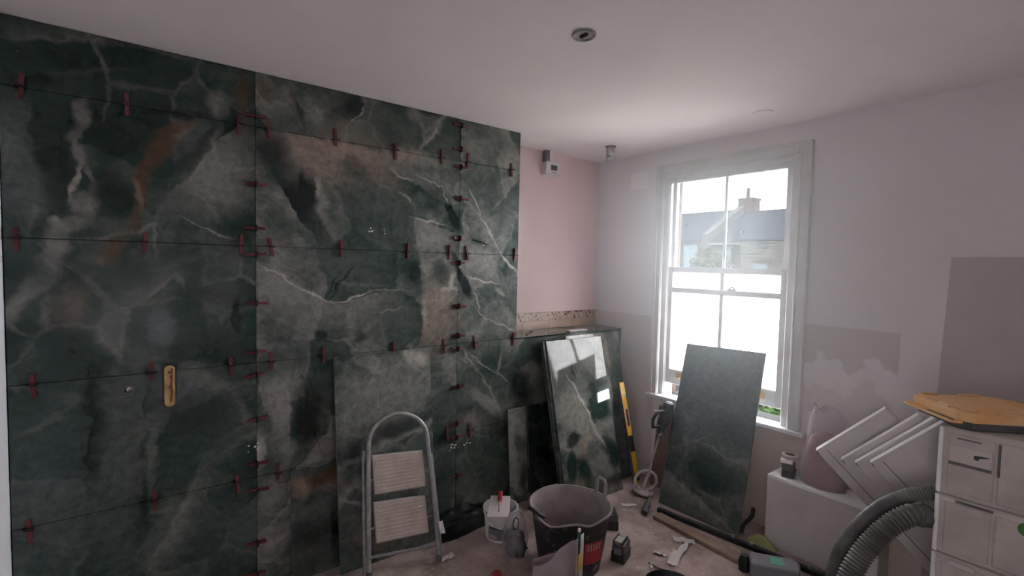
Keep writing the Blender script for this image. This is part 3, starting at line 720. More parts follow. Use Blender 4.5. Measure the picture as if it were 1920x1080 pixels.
def house_window(root, x0, x1, z0, z1, y, cols=2, tilt=False):
    w = MB(); bars(w, x0, x1, z0, z1, .07, y - .05, y + .02)
    w.box(x0 + .07, x1 - .07, y - .04, y + .01, (z0 + z1) / 2 - .03, (z0 + z1) / 2 + .03)
    o = w.build('window', MAT['ext_white'], root)
    g = MB(); g.box(x0 + .05, x1 - .05, y - .02, y - .01, z0 + .05, z1 - .05); g.build('pane', MAT['ext_glass'], o)
    if cols > 1:
        xm = (x0 + x1) / 2
        MB().box(xm - .02, xm + .02, y - .035, y + .005, z0 + .07, z1 - .07).build('glazing_bar', MAT['ext_white'], o)


hl = thing('terraced_house', 'brown brick terraced house with slate roof seen through upper left pane', 'house', T(-19, 26, -2.3))
MB().box(-24, -15.76, 26, 34, -2.3, 3.36).build('wall', MAT['brown_brick'], hl)
r = MB(); r.add([(-24.2, 25.75, 3.34), (-15.74, 25.75, 3.34), (-15.74, 30, 5.50), (-24.2, 30, 5.50), (-24.2, 34.2, 3.34), (-15.74, 34.2, 3.34),
                 (-24.2, 25.75, 3.22), (-15.74, 25.75, 3.22), (-15.74, 34.2, 3.22), (-24.2, 34.2, 3.22)],
                [(0, 1, 2, 3), (3, 2, 5, 4), (0, 6, 7, 1), (4, 5, 8, 9), (6, 9, 8, 7), (0, 3, 4, 9, 6), (1, 7, 8, 5, 2)])
rf = r.build('roof', MAT['slate'], hl)
v_ = MB(); v_.lathe([(.32, 0), (.32, .16), (.20, .34), (0, .40)], 12, 0, T(-18.35, 27.9, 4.25)); v_.build('roof_vent', MAT['lead'], rf)
MB().box(-24, -15.76, 25.66, 25.80, 3.20, 3.33).build('gutter', MAT['lead'], hl)
house_window(hl, -17.02, -16.08, 1.30, 3.16, 25.97)
house_window(hl, -19.8, -18.8, 1.30, 3.16, 25.97)
pp = MB(); pp.cyl((-15.90, 25.86, -2.3), (-15.90, 25.86, 2.9), .06, n=8); pp.box(-16.02, -15.77, 25.74, 26.0, 2.44, 2.80); pp.build('drainpipe', MAT['red_brick'], hl)

hr = thing('terraced_house', 'yellow stock brick terraced house with slate roof and chimney seen through upper window', 'house', T(-12, 26, -2.3))
MB().box(-15.50, -4, 26.02, 34, -2.3, 3.16).build('wall', MAT['brown_brick'], hr)
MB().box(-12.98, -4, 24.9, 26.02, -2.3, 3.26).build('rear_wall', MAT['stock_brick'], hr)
r = MB()
r.add([(-15.5, 25.75, 3.19), (-13.0, 25.75, 3.19), (-13.0, 24.8, 3.28), (-3.9, 24.8, 3.28), (-3.9, 30, 5.33), (-15.5, 30, 5.33), (-15.5, 34.2, 3.2), (-3.9, 34.2, 3.2)],
      [(0, 1, 5), (1, 2, 5), (2, 3, 4, 5), (5, 4, 7, 6)])
rf = r.build('roof', MAT['slate'], hr)
MB().box(-12.99, -3.95, 24.80, 24.90, 3.20, 3.29).build('fascia', MAT['lead'], hr)
MB().box(-15.46, -13.0, 25.66, 25.80, 3.05, 3.17).build('gutter', MAT['ext_white'], hr)
MB().box(-15.46, -12.99, 25.80, 26.02, 3.02, 3.20).build('fascia', MAT['lead'], hr)
house_window(hr, -14.86, -14.03, 2.08, 2.86, 25.98, 1)
house_window(hr, -12.27, -11.54, .6, 2.02, 24.88, 1)
MB().box(-12.42, -11.40, 24.86, 24.905, 2.04, 2.30).build('lintel', MAT['brown_brick'], hr)
MB().box(-12.05, -11.60, 24.86, 24.91, 2.80, 3.16).build('vent_plate', MAT['lead'], hr)
s_ = MB(); s_.cyl((-13.44, 25.9, 2.9), (-13.44, 25.9, 3.70), .07, n=8); s_.lathe([(.10, 0), (.10, .10)], 8, 0, T(-13.44, 25.9, 3.68)); s_.build('soil_pipe', MAT['lead'], hr)
# party wall parapet climbing the roof, with the chimney stack at the ridge
pw_ = MB()
pw_.prism([(25.65, 2.9), (25.65, 3.66), (30.0, 5.82), (30.0, 2.9)], -15.72, -15.30, 0, Matrix(((0, 0, 1, 0), (1, 0, 0, 0), (0, 1, 0, 0), (0, 0, 0, 1))))
pw_.build('party_wall', MAT['cement'], hr)
ch = MB(); ch.box(-15.71, -14.84, 29.6, 30.6, 4.6, 5.98); ch.box(-15.73, -14.78, 29.54, 30.66, 5.98, 6.12)
cho = ch.build('chimney', MAT['red_brick'], hr)
MB().box(-15.715, -15.42, 29.58, 29.62, 4.9, 5.98).build('rendered_flank', MAT['cement'], cho)
pt = MB(); pt.lathe([(.13, 0), (.10, .5), (.12, .58), (.12, .68), (.085, .68), (.085, .1)], 12, 0, T(-15.36, 30.1, 6.1)); pt.build('chimney_pot', MAT['red_brick'], hr)


def foliage(name, label, cat, base, top, rx, ry, rz, nleaf, size, mat, trunk_r, seed, group=None):
    rnd = random.Random(seed)
    root = thing(name, label, cat, T(*base), group)
    tb = MB(); tb.tube([base, (base[0] + .03, base[1], (base[2] + top[2]) / 2), top], [trunk_r, trunk_r * .8, trunk_r * .3], 8)
    for k_ in range(6):
        a = rnd.uniform(0, 6.28); z_ = base[2] + (top[2] - base[2]) * rnd.uniform(.5, .9)
        tb.tube([(base[0], base[1], z_), (base[0] + rx * .6 * math.cos(a), base[1] + ry * .6 * math.sin(a), z_ + rz * .4)], [trunk_r * .4, trunk_r * .15], 6)
    tb.build('stem', MAT['bark'], root, smooth=60)
    lf = MB()
    for k_ in range(nleaf):
        d = V((rnd.gauss(0, 1), rnd.gauss(0, 1), rnd.gauss(0, 1))).normalized() * rnd.uniform(.55, 1.0)
        c = V(top) + V((d.x * rx, d.y * ry, d.z * rz))
        q = Matrix.Rotation(rnd.uniform(0, 6.28), 3, V((rnd.gauss(0, 1), rnd.gauss(0, 1), rnd.gauss(0, 1))).normalized())
        s = size * rnd.uniform(.6, 1.3)
        ps = [c + q @ V(p) for p in ((0, 0, 0), (s * .5, s * .38, s * .08), (s, 0, 0), (s * .5, -s * .38, s * .08))]
        lf.add(ps, [(0, 1, 2), (0, 2, 3)])
    lo = lf.build('foliage', mat, root, recalc=False); lo['kind'] = 'stuff'
    return root


foliage('garden_shrub', 'bright green garden shrub seen under the raised lower sash', 'shrub', (-2.55, 6.2, -2.3), (-2.62, 6.1, -.28), .62, .5, .50, 1500, .085, MAT['leaf'], .05, 3)
foliage('wall_climber', 'yellow-green climbing plant on the far house by its small window', 'plant', (-14.4, 24.6, -2.3), (-14.6, 24.7, 1.7), 1.25, .5, 1.15, 1600, .16, MAT['leaf_yellow'], .08, 5)
gw = tag(MB().box(-9.0, -3.0, 8.6, 8.8, -2.3, -.35).build('garden_wall', MAT['cement']), 'low grey garden wall beyond the green shrub', 'wall', kind='structure')

# added haze standing in for bluish glare round the window, thinning out smoothly
HC, HR = V((-1.25, 3.15, 1.95)), V((1.75, 1.65, 1.75))
hz, hnt, hb = new_mat('bluish_glare_haze'); hnt.nodes.remove(hb)
gp = N(hnt, 'ShaderNodeNewGeometry')
mp = N(hnt, 'ShaderNodeMapping', vector_type='TEXTURE'); mp.inputs['Location'].default_value = HC; mp.inputs['Scale'].default_value = HR
hnt.links.new(gp.outputs['Position'], mp.inputs['Vector'])
ln = N(hnt, 'ShaderNodeVectorMath', operation='LENGTH'); hnt.links.new(mp.outputs[0], ln.inputs[0])
mr = N(hnt, 'ShaderNodeMapRange', interpolation_type='SMOOTHSTEP'); hnt.links.new(ln.outputs['Value'], mr.inputs[0])
mr.inputs[1].default_value = 1.0; mr.inputs[2].default_value = 0.0; mr.inputs[3].default_value = 0.0; mr.inputs[4].default_value = 0.36
vsn = N(hnt, 'ShaderNodeVolumeScatter'); vsn.inputs['Color'].default_value = (0.92, 0.97, 1.0, 1); vsn.inputs['Anisotropy'].default_value = 0.1
hnt.links.new(mr.outputs[0], vsn.inputs['Density'])
hnt.links.new(vsn.outputs[0], hnt.nodes['Material Output'].inputs['Volume'])
hbx = MB().box(-2.74, .5, HC.y - HR.y, WW - .002, .25, CEIL - .003)
tag(hbx.build('glare_haze', hz), 'added pale bluish haze standing in for glare round the window', 'haze', kind='stuff')
# ------------------------------------------------------------------ loose tiles leaning about the room
def slab(name, label, o, u, v, w, h, mat, t=.010, group=None, cat='tile', poly=None):
    M = frame_uv(o, u, v)
    poly = poly or [(0, 0), (w, 0), (w, h), (0, h)]
    mb = MB().prism(poly, -t, 0, 0, M, mside=1)
    ob = mb.build(name, [mat, MAT['tile_edge']], None, M=M, bevel=.0008)
    return tag(ob, label, cat, group)


m_ladder = onyx('onyx_olive_slab', [(.30, .95, .34, .22, 20, 'L', .55, .7), (.16, .98, .24, .010, 55, 'L', .45, .6), (.33, .98, .30, .008, 62, 'L', .45, .6),
                                    (.30, .66, .40, .018, 12, 'V', .35, .7), (.30, .71, .36, .05, 14, 'D', .6, .7), (.14, .55, .18, .07, 0, 'G', .7, .8),
                                    (.12, .35, .12, .012, -35, 'V', .5, .5), (.08, .26, .12, .14, 0, 'M', .6, .7), (.2, .15, .10, .2, 20, 'R', .5, .8), (.5, 1.15, .09, .05, -30, 'V', .5, .5)],
                'object', (2.2, 7.7, 0), bias=0.08)
slab('loose_tile', 'tall olive-grey onyx tile leaning on the tiled wall behind the step ladder', (-2.614, .851, .001), (0, 1, 0), (-.136, 0, 1.19), .6, 1.2, m_ladder, group='large green onyx tiles leaning about the room')
m_brown = onyx('onyx_brown_offcut', [(.25, .52, .34, .055, 0, 'R', .8, .6), (.06, .50, .05, .06, 0, 'P', .5, .7), (.26, .47, .07, .06, 40, 'P', .45, .7), (.2, .37, .16, .06, 10, 'M', .6, .8),
                                     (.3, .36, .08, .05, 30, 'R', .7, .7), (.2, .22, .3, .1, 0, 'D', .8, .8), (.3, .3, .045, .004, -70, 'V', .7, .4), (.2, .07, .2, .06, 0, 'G', .6, .8)],
               'object', (8.2, 1.1, 0), bias=-0.02)
slab('loose_tile', 'low brown-topped onyx tile leaning on the tiled wall left of the olive tile', (-2.70, .625, .001), (0, 1, 0), (-.052, 0, .59), .5, .592, m_brown, group='large green onyx tiles leaning about the room',
     poly=[(0, 0), (.5, 0), (.5, .575), (.33, .585), (.20, .588), (.14, .578), (.10, .592), (0, .592)])
m_front = onyx('onyx_pale_slab', [(.29, .9, .4, .3, 0, 'M', .6, .8), (.22, 1.0, .13, .010, -80, 'D', .7, .5), (.42, 1.02, .16, .10, -30, 'L', .6, .7),
                                  (.16, .68, .15, .15, 80, 'L', .85, .5), (.30, .62, .26, .17, -62, 'L', .8, .9, -1), (.44, .64, .13, .12, 70, 'G', .9, .4), (.44, .80, .10, .05, 20, 'D', .6, .6),
                                  (.27, .72, .26, .010, -62, 'V', .8, .5), (.42, .30, .32, .12, -61, 'L', .85, .9, -1), (.47, .32, .32, .012, -61, 'V', .7, .5), (.46, .50, .10, .05, 10, 'L', .6, .6),
                                  (.13, .47, .07, .055, 60, 'D', .85, .4), (.09, .27, .12, .055, 80, 'G', .9, .35), (.22, .19, .15, .065, 105, 'G', .9, .35), (.24, .40, .10, .05, 70, 'P', .5, .7),
                                  (.32, .36, .08, .06, 60, 'M', .7, .5), (.52, .28, .13, .06, 110, 'G', .9, .4), (.12, .10, .09, .06, 30, 'P', .6, .6), (.34, .08, .12, .07, 0, 'M', .7, .5), (.52, .10, .10, .05, 0, 'G', .7, .6)],
               'object', (5.6, 3.4, 0), bias=0.20, rough=0.05)
m_back = onyx('onyx_dark_slab', [(.3, .6, .3, .5, 0, 'G', .5, .9)], 'object', (1.3, 4.4, 0), bias=-0.02, rough=0.08)
m_right = onyx('onyx_veined_slab', [(.53, 1.02, .10, .16, 0, 'M', .7, .6), (.44, 1.02, .02, .20, 5, 'P', .55, .7), (.58, .74, .10, .03, -10, 'V', .6, .6), (.52, .86, .12, .09, 0, 'G', .7, .6), (.5, .4, .15, .35, 0, 'B', .6, .9)],
                'object', (3.9, 8.4, 0), bias=0.16, rough=0.07)
vF = (-.29, 0, 1.165)
slab('loose_tile', 'front tile of the tall stack leaning by the ledge, mirror polished', (-2.41, 2.385, .001), (.03, 1, 0), vF, .58, 1.2, m_front, group='large green onyx tiles leaning about the room')
nF = V((0.03, 1, 0)).normalized().cross(V(vF).normalized())
for k_, (dy, lab) in enumerate(((-.022, 'second tile of the tall stack by the ledge, only its dark edge showing'), (-.030, 'rearmost tile of the tall stack by the ledge, only its dark left edge showing'))):
    p_ = V((-2.41, 2.385 + dy, .001)) - nF * (.0135 * (k_ + 1)); p_.z = .001
    slab('loose_tile', lab, p_, (.03, 1, 0), vF, .58, 1.195, m_back, group='large green onyx tiles leaning about the room')
slab('loose_tile', 'green veined tile leaning in the corner behind the spirit level', (-2.530, 2.63, .001), (.03, 1, 0), (-.214, 0.0, 1.17), .6, 1.2, m_right, group='large green onyx tiles leaning about the room')
m_s1 = onyx('onyx_beige_offcut', [(.08, .5, .09, .24, 0, 'L', .8, .8), (.10, .42, .05, .10, 20, 'G', .6, .6), (.06, .2, .06, .10, 0, 'L', .4, .8), (.13, .18, .05, .12, 0, 'D', .7, .7)], 'object', (6.1, 6.6, 0), bias=0.16)
slab('tile_offcut', 'narrow beige-streaked tile offcut leaning on the wall left of the tall stack', (-2.69, 2.085, .001), (0.02, 1, 0), (-.058, 0, .69), .165, .69, m_s1, group='narrow tile offcuts by the tall stack')
m_s2 = onyx('onyx_black_offcut', [(.1, .4, .3, .4, 0, 'D', .75, .9)], 'object', (9.1, 2.6, 0), bias=-0.06)
slab('tile_offcut', 'narrow nearly black tile offcut leaning between beige offcut and tall stack', (-2.675, 2.262, .001), (0.02, 1, 0), (-.072, 0, .69), .20, .69, m_s2, group='narrow tile offcuts by the tall stack')
m_stand = onyx('onyx_standing_slab', [(.3, .95, .5, .45, 0, 'S', .85, .8), (.15, .78, .3, .02, 45, 'B', .5, .8), (.18, .50, .22, .012, 30, 'L', .6, .6), (.16, .42, .14, .08, 30, 'M', .6, .9, 1),  # blue-grey top patch is window glare put into the slab's colour
                                      (.42, .47, .20, .009, -12, 'L', .75, .5), (.34, .34, .20, .11, -12, 'G', .85, .5), (.46, .62, .2, .12, 0, 'T', .6, .8), (.46, .36, .16, .10, -10, 'T', .6, .8),
                                      (.14, .20, .22, .16, -20, 'L', .65, .9, -1), (.42, .10, .22, .16, -22, 'L', .65, .9, -1), (.30, .03, .3, .05, -8, 'M', .6, .7), (.08, .36, .08, .06, 0, 'M', .5, .7)],
                'object', (7.4, 5.2, 0), bias=0.02, rough=0.22)
slab('loose_tile', 'dark green tile with painted bluish glare standing against the window, in front of the frosted glass', (-2.104, 3.012, .002), (.9995, .0, .031), (-.031, .285, .958), .6, 1.2, m_stand, group='large green onyx tiles leaning about the room')

# ------------------------------------------------------------------ red levelling clips on the joints
wmesh = MB(); wmesh.prism([(-.048, 0.001), (.044, 0.001), (.046, .006), (-.050, .017)], -.0072, .0072)
wmesh.v = [V((p.x, p.z, p.y)) for p in wmesh.v]
tmesh = MB(); tmesh.box(-.0012, .0012, -.017, .017, -.004, .030); tmesh.box(-.0012, .0012, -.0205, -.017, -.004, .012); tmesh.box(-.006, .006, -.013, .013, .018, .025)
CLIPS = [
    ('upper level joint', 'h', 2.4, [-0.372, -0.042, 0.39, 0.524, 0.859, 1.213, 1.526, 1.722, 2.081]),
    ('middle level joint', 'h', 1.8, [-0.399, 0.014, 0.398, 0.534, 0.896, 1.302, 1.595, 1.726, 2.13]),
    ('third level joint', 'h', 1.2, [-0.362, 0.028, 0.35, 0.533, 0.801, 1.215, 1.566, 1.802, 2.132]),
    ('lowest level joint', 'h', 0.6, [-0.384, 0.035, 0.375, 0.565, 1.595, 1.771]),
    ('left upright joint', 'v', 0.464, [2.452, 2.113, 1.891, 1.758, 1.51, 1.256, 1.137, 0.908, 0.672, 0.533, 0.25, 0.082]),
    ('right upright joint', 'v', 1.664, [2.628, 2.475, 2.362, 2.157, 1.899, 1.737, 1.453, 1.256, 1.167, 0.913, 0.664, 0.569, 0.305, 0.066]),
]
ORD = 'first second third fourth fifth sixth seventh eighth ninth tenth eleventh twelfth thirteenth fourteenth'.split()
wd = td = None
rc = random.Random(11)
for joint, kind, pos, spots in CLIPS:
    for i, s in enumerate(spots):
        loc = (TW, s, pos) if kind == 'h' else (TW, pos, s)
        ang = rc.gauss(0, .06) + (math.pi if rc.random() < .4 else 0)
        base = Matrix(((0, 0, 1, loc[0]), (0, 1, 0, loc[1]), (-1, 0, 0, loc[2]), (0, 0, 0, 1)))   # local x down the wall, z out of it
        if kind == 'v': base = base @ Matrix.Rotation(math.pi / 2, 4, 'Z')
        root = thing('levelling_clip', '%s red tile levelling clip from the %s along the %s' % (ORD[i], 'left' if kind == 'h' else 'top', joint), 'clip', base, 'red levelling clips on the green tile wall')
        for nm in ('wedge', 'clip_tab'):
            if wd is None and nm == 'wedge':
                me_o = MB(); me_o.v, me_o.f, me_o.m = [base @ p for p in wmesh.v], wmesh.f, wmesh.m
                o_ = me_o.build('wedge', MAT['clip_red'], root); wd = o_.data
            elif td is None and nm == 'clip_tab':
                me_o = MB(); me_o.v, me_o.f, me_o.m = [base @ p for p in tmesh.v], tmesh.f, tmesh.m
                o_ = me_o.build('clip_tab', MAT['clip_dark'], root); td = o_.data
            else:
                o_ = bpy.data.objects.new(nm, wd if nm == 'wedge' else td); scene.collection.objects.link(o_); o_.parent = root
            if nm == 'wedge': o_.location = (rc.uniform(-.012, .012), 0, 0); o_.rotation_euler = (0, 0, ang)

# ------------------------------------------------------------------ fittings in the wall and ceiling
WALLM = Matrix(((0, 0, 1, TW), (1, 0, 0, 0), (0, 1, 0, 0), (0, 0, 0, 1)))   # (y, z, out)


def stadium(cx, cy_, w, h, n=10, grow=0.0):
    r = w / 2 + grow; d = h / 2 - w / 2
    return [(cx + r * math.cos(a), cy_ + d + r * math.sin(a)) for a in [math.pi * i / n for i in range(n + 1)]] + \
           [(cx + r * math.cos(a), cy_ - d + r * math.sin(a)) for a in [math.pi + math.pi * i / n for i in range(n + 1)]]


slot = thing('wall_slot', 'gold-coloured long oval slot cut in the green tiles, bare timber showing', 'slot', Matrix.Translation(V((TW, .096, 1.131))))
o_, i_ = stadium(.096, 1.131, .052, .208, grow=.004), stadium(.096, 1.131, .052, .208, grow=-.003)
ring = MB(); n_ = len(o_)
ring.add([(p[0], p[1], z_) for z_ in (0.0, .0016) for p in o_] + [(p[0], p[1], z_) for z_ in (0.0, .0016) for p in i_],
         [f for k_ in range(n_) for f in ((k_, (k_ + 1) % n_, n_ + (k_ + 1) % n_, n_ + k_), (n_ + k_, n_ + (k_ + 1) % n_, 3 * n_ + (k_ + 1) % n_, 3 * n_ + k_), (3 * n_ + k_, 3 * n_ + (k_ + 1) % n_, 2 * n_ + (k_ + 1) % n_, 2 * n_ + k_))], 0, WALLM)
ring.build('slot_shadow_edge', MAT['black'], slot)  # black ring painted as the dark shadow edge of the slot
MB().prism(stadium(.099, 1.129, .043, .196), -.001, .0012, 0, WALLM).build('timber_face', MAT['pine'], slot)
gr = MB(); gr.prism([(.104, 1.215), (.111, 1.21), (.110, 1.165), (.107, 1.14), (.110, 1.10), (.104, 1.05), (.099, 1.05), (.103, 1.10), (.100, 1.14), (.105, 1.17)], .0012, .003, 0, WALLM)
for y_, z_ in ((.098, 1.195), (.103, 1.172), (.100, 1.125)): gr.cyl((TW + .001, y_, z_), (TW + .004, y_, z_), .006, n=8)
gr.build('knot', MAT['maroon'], slot)
hole = thing('pipe_stub', 'small round metal pipe end in the tiles left of the oval slot', 'pipe', Matrix.Translation(V((TW, -.056, 1.132))))
MB().lathe([(.023, -.002), (.023, .003), (.019, .006), (.013, .006), (.013, -.002)], 20, 0, frame_z((TW, -.056, 1.132), (1, 0, 0))).build('collar', MAT['dark_grey'], hole, smooth=40)
MB().lathe([(.010, -.002), (.010, .012), (.006, .014), (.006, .002)], 16, 0, frame_z((TW, -.052, 1.137), (1, 0, 0))).build('pipe_end', MAT['chrome'], hole, smooth=40)
sc_ = MB(); sc_.tube([(TW + .003, 1.775, 1.895), (TW + .012, 1.83, 1.885), (TW + .006, 1.90, 1.868)], [.005, .004, .0025], 8)
tag(sc_.build('cable_tail', MAT['black']), 'short black cable tail poking out beside the right upright joint', 'cable')

th = thing('thermostat', 'white box thermostat with grey display high on the pink wall', 'thermostat', T(PW, 2.70, 2.47))
MB().box(PW, -3.008, 2.622, 2.775, 2.472, 2.575).build('body', MAT['white_plastic'], th, bevel=.005, seg=2)
MB().box(-3.008, -3.000, 2.618, 2.780, 2.468, 2.580).build('cover', MAT['white_plastic'], th, bevel=.003)
MB().box(-3.000, -2.9985, 2.668, 2.735, 2.512, 2.552).build('display', MAT['screen'], th)
MB().box(-3.000, -2.990, 2.625, 2.775, 2.470, 2.478).build('lip', MAT['white_plastic'], th, bevel=.002)
MB().box(-3.000, -2.9985, 2.685, 2.715, 2.492, 2.497).build('button', MAT['grey_print'], th)
jb = thing('conduit_box', 'grey conduit box between the thermostat and the ceiling', 'box', T(PW, 2.66, 2.58))
MB().box(PW, -3.02, 2.632, 2.712, 2.581, CEIL).build('body', MAT['grey_blue'], jb, bevel=.003)
MB().box(-3.02, -3.014, 2.664, 2.714, 2.583, CEIL).build('cover', MAT['white_plastic'], jb, bevel=.002)

dl = thing('downlight', 'round recessed downlight with dark lamp in the middle of ceiling', 'light', T(-1.438, 1.439, CEIL))
MB().lathe([(.050, 0), (.050, -.004), (.046, -.008), (.034, -.006), (.030, 0)], 32, 0, T(-1.438, 1.439, CEIL)).build('trim_ring', MAT['steel'], dl, smooth=40)
MB().lathe([(.036, -.0005), (.034, -.0045), (.014, -.0045), (.012, -.001)], 24, 0, T(-1.438, 1.439, CEIL)).build('reflector', MAT['chrome'], dl, smooth=30)
MB().box(-1.438 - .020, -1.438 + .020, 1.439 - .007, 1.439 + .007, CEIL - .010, CEIL - .002, 0).build('lamp', MAT['black'], dl, bevel=.002)
d2_ = thing('ceiling_cover', 'plain pale disc on the ceiling above the window', 'cover', T(-1.445, 2.959, CEIL))
MB().lathe([(.052, 0), (.051, -.005), (.044, -.009), (.030, -.010), (0, -.010)], 32, 0, T(-1.445, 2.959, CEIL)).build('disc', MAT['ceiling'], d2_, smooth=40)
MB().lathe([(.056, 0), (.056, -.002), (.050, -.003)], 32, 0, T(-1.445, 2.959, CEIL)).build('rim', MAT['white_plastic'], d2_, smooth=40)
sp = thing('ceiling_spot', 'small silver cylinder spotlight on the ceiling near the corner', 'light', T(-2.605, 2.935, CEIL))
MB().lathe([(.040, 0), (.040, -.007), (.034, -.009)], 24, 0, T(-2.605, 2.935, CEIL)).build('mount', MAT['dark_grey'], sp, smooth=40)
MB().lathe([(.034, -.008), (.034, -.075), (.031, -.078)], 24, 0, T(-2.605, 2.935, CEIL)).build('can', MAT['chrome'], sp, smooth=40)
tl = T(-2.605, 2.935, CEIL - .078) @ Matrix.Rotation(math.radians(12), 4, 'X')
MB().lathe([(.033, .002), (.042, -.012), (.042, -.026), (.034, -.026), (.030, -.010)], 24, 0, tl).build('head', MAT['chrome'], sp, smooth=40)
vp = thing('vent_cover', 'pale square vent cover high on the wall left of the window', 'vent', T(-2.62, WW, 2.38))
MB().box(-2.710, -2.535, WW - .006, WW, 2.382, 2.524).build('frame', MAT['pale_wall'], vp, bevel=.002)
for k_ in range(6): MB().box(-2.695, -2.55, WW - .010, WW - .004, 2.396 + k_ * .020, 2.408 + k_ * .020, 0).build('slat', MAT['pale_wall'], vp)
bb = MB().prism([(-.617, 1.821), (X1 - .02, 1.821), (X1 - .02, .0), (-.66, .0), (-.640, 1.09)], -WW + .0005, -WW + .0095, 0, Matrix(((1, 0, 0, 0), (0, 0, -1, 0), (0, 1, 0, 0), (0, 0, 0, 1))))
bpm = pbr('grey_backer', (.56, .485, .505), .9, col2=(.51, .44, .455), scale=3, bump=.15, bscale=90)
tag(bb.build('backer_board', bpm), 'large grey-mauve backer board fixed to the wall at far right', 'board')

# things on the ledge
tag(MB().tube([(-2.86, 2.335, 1.204), (-2.93, 2.42, 1.2065), (-2.99, 2.50, 1.208)], [.010, .008, .006], 8).build('wooden_stick', MAT['brown_wood'], smooth=50), 'short dark wooden stick lying on the tiled ledge', 'stick')
tag(MB().box(-2.85, -2.80, 2.74, 2.94, 1.2005, 1.212).build('white_strip', MAT['paper'], bevel=.002), 'white plastic strip lying on the tiled ledge behind the stack', 'strip')

# ------------------------------------------------------------------ folded step ladder
LO, LU, LV = V((-2.50, .97, 0.0)), V((.19611614, .98058068, 0)), V((-.24185163, .04837033, .96910686))
LM = frame_uv(LO, LU, LV)
LN = LU.cross(LV)
lad = thing('step_ladder', 'folded grey steel step ladder with two cream steps leaning on olive tile', 'ladder', LM)


def lp(u, v, n=0.0): return LM @ V((u, v, n))


hoop = [(-.004, .008), (.002, .25), (.010, .50), (.016, .66)]
for a in range(0, 181, 12):
    A = math.radians(180 - a)
    hoop.append((.190 + .172 * math.cos(A) , .700 + .158 * math.sin(A)))
hoop += [(.366, .62), (.376, .45), (.386, .25), (.392, .012)]
MB().tube([lp(u, v, .018) for u, v in hoop], .0125, 12).build('front_hoop', MAT['steel'], lad, smooth=60)
for a_, b_ in (((-.022, .016), (-.008, .67)), ((.418, .018), (.388, .60))):
    lg = MB(); lg.tube([lp(a_[0], a_[1], -.016), lp(b_[0], b_[1], -.016)], .010, 10)
    lg.build('rear_leg', MAT['steel'], lad, smooth=60)
rb = MB(); rb.tube([lp(-.018, .10, -.016), lp(.415, .08, -.016)], .009, 10); rb.build('rear_brace', MAT['steel'], lad, smooth=60)
for z_, lab in ((.428, 'upper'), (.172, 'lower')):
    sh = .0
    pl = MB(); pl.prism([(.042, z_), (.342, z_ - .004), (.330, z_ + .200), (.034, z_ + .216)], -.002, .012, 0, LM)
    st = pl.build('step', MAT['ladder_step'], lad, bevel=.005, seg=2)
    for k_ in range(9):
        vv = z_ + .018 + k_ * .0205
        MB().prism([(.055, vv), (.325, vv - .002), (.325, vv + .006), (.055, vv + .008)], .012, .0145, 0, LM).build('tread_rib', MAT['ladder_step'], st)
    rim = MB(); pts = [(.042, z_), (.342, z_ - .004), (.330, z_ + .200), (.034, z_ + .216)]
    rim.tube([lp(p[0], p[1], .005) for p in pts], .0045, 8, closed=True); rim.build('step_rim', MAT['steel'], st, smooth=60)
    for u0, u1 in ((-.002, .040), (.336, .388)):
        MB().tube([lp(u0, z_ + .08, .014), lp(u1, z_ + .08, .004)], .006, 8).build('hinge_pin', MAT['steel'], st)
for u_, v_, n__ in ((-.004, 0, .018), (.392, 0, .018)):
    MB().lathe([(.017, 0), (.017, .028), (.0145, .034)], 12, 0, frame_z(lp(u_, .004, n__), LV)).build('rubber_foot', MAT['dark_grey'], lad, smooth=40)
lb = MB(); lb.grid(3, 5, lambda s, t: lp(.395 + .028 * s + .01 * t, .22 - .07 * t, .034 + .006 * math.sin(5 * s + 3 * t))); lb.build('paper_tag', MAT['paper'], lad)

# ------------------------------------------------------------------ spirit level
SM = frame_uv((-2.405, 3.115, .001), (.05, .9987, 0), V((-2.618, 3.045, .775)) - V((-2.405, 3.115, .001)))
sl = thing('spirit_level', 'yellow and black box spirit level leaning in the tile corner', 'level', SM)
body = MB(); body.prism([(0, 0), (.056, 0), (.056, .80), (0, .80)], -.012, .012, 0, SM)
bo = body.build('rail', MAT['yellow'], sl, bevel=.002)
MB().prism([(.001, .245), (.0555, .245), (.0555, .37), (.001, .37)], .012, .0135, 0, SM).build('black_panel', MAT['black'], bo)
MB().prism([(-.0015, 0), (0.004, 0), (0.004, .80), (-.0015, .80)], -.0125, .0125, 0, SM).build('dark_edge', MAT['dark_grey'], bo)
MB().prism(stadium(.030, .515, .036, .155), .012, .0145, 0, SM).build('hand_hole_rim', MAT['paper'], bo)
MB().prism(stadium(.030, .515, .026, .142), .0145, .0155, 0, SM).build('hand_hole', MAT['maroon'], bo)
for z_, hh in ((.735, .018), (.69, .014)):
    MB().prism([(.024, z_), (.046, z_ + .003), (.046, z_ + hh), (.024, z_ + hh - .003)], .012, .0135, 0, SM).build('vial_window', MAT['green_label'], bo)
MB().prism([(.010, .02), (.05, .02), (.05, .05), (.010, .05)], .012, .0135, 0, SM).build('end_mark', MAT['maroon'], bo)

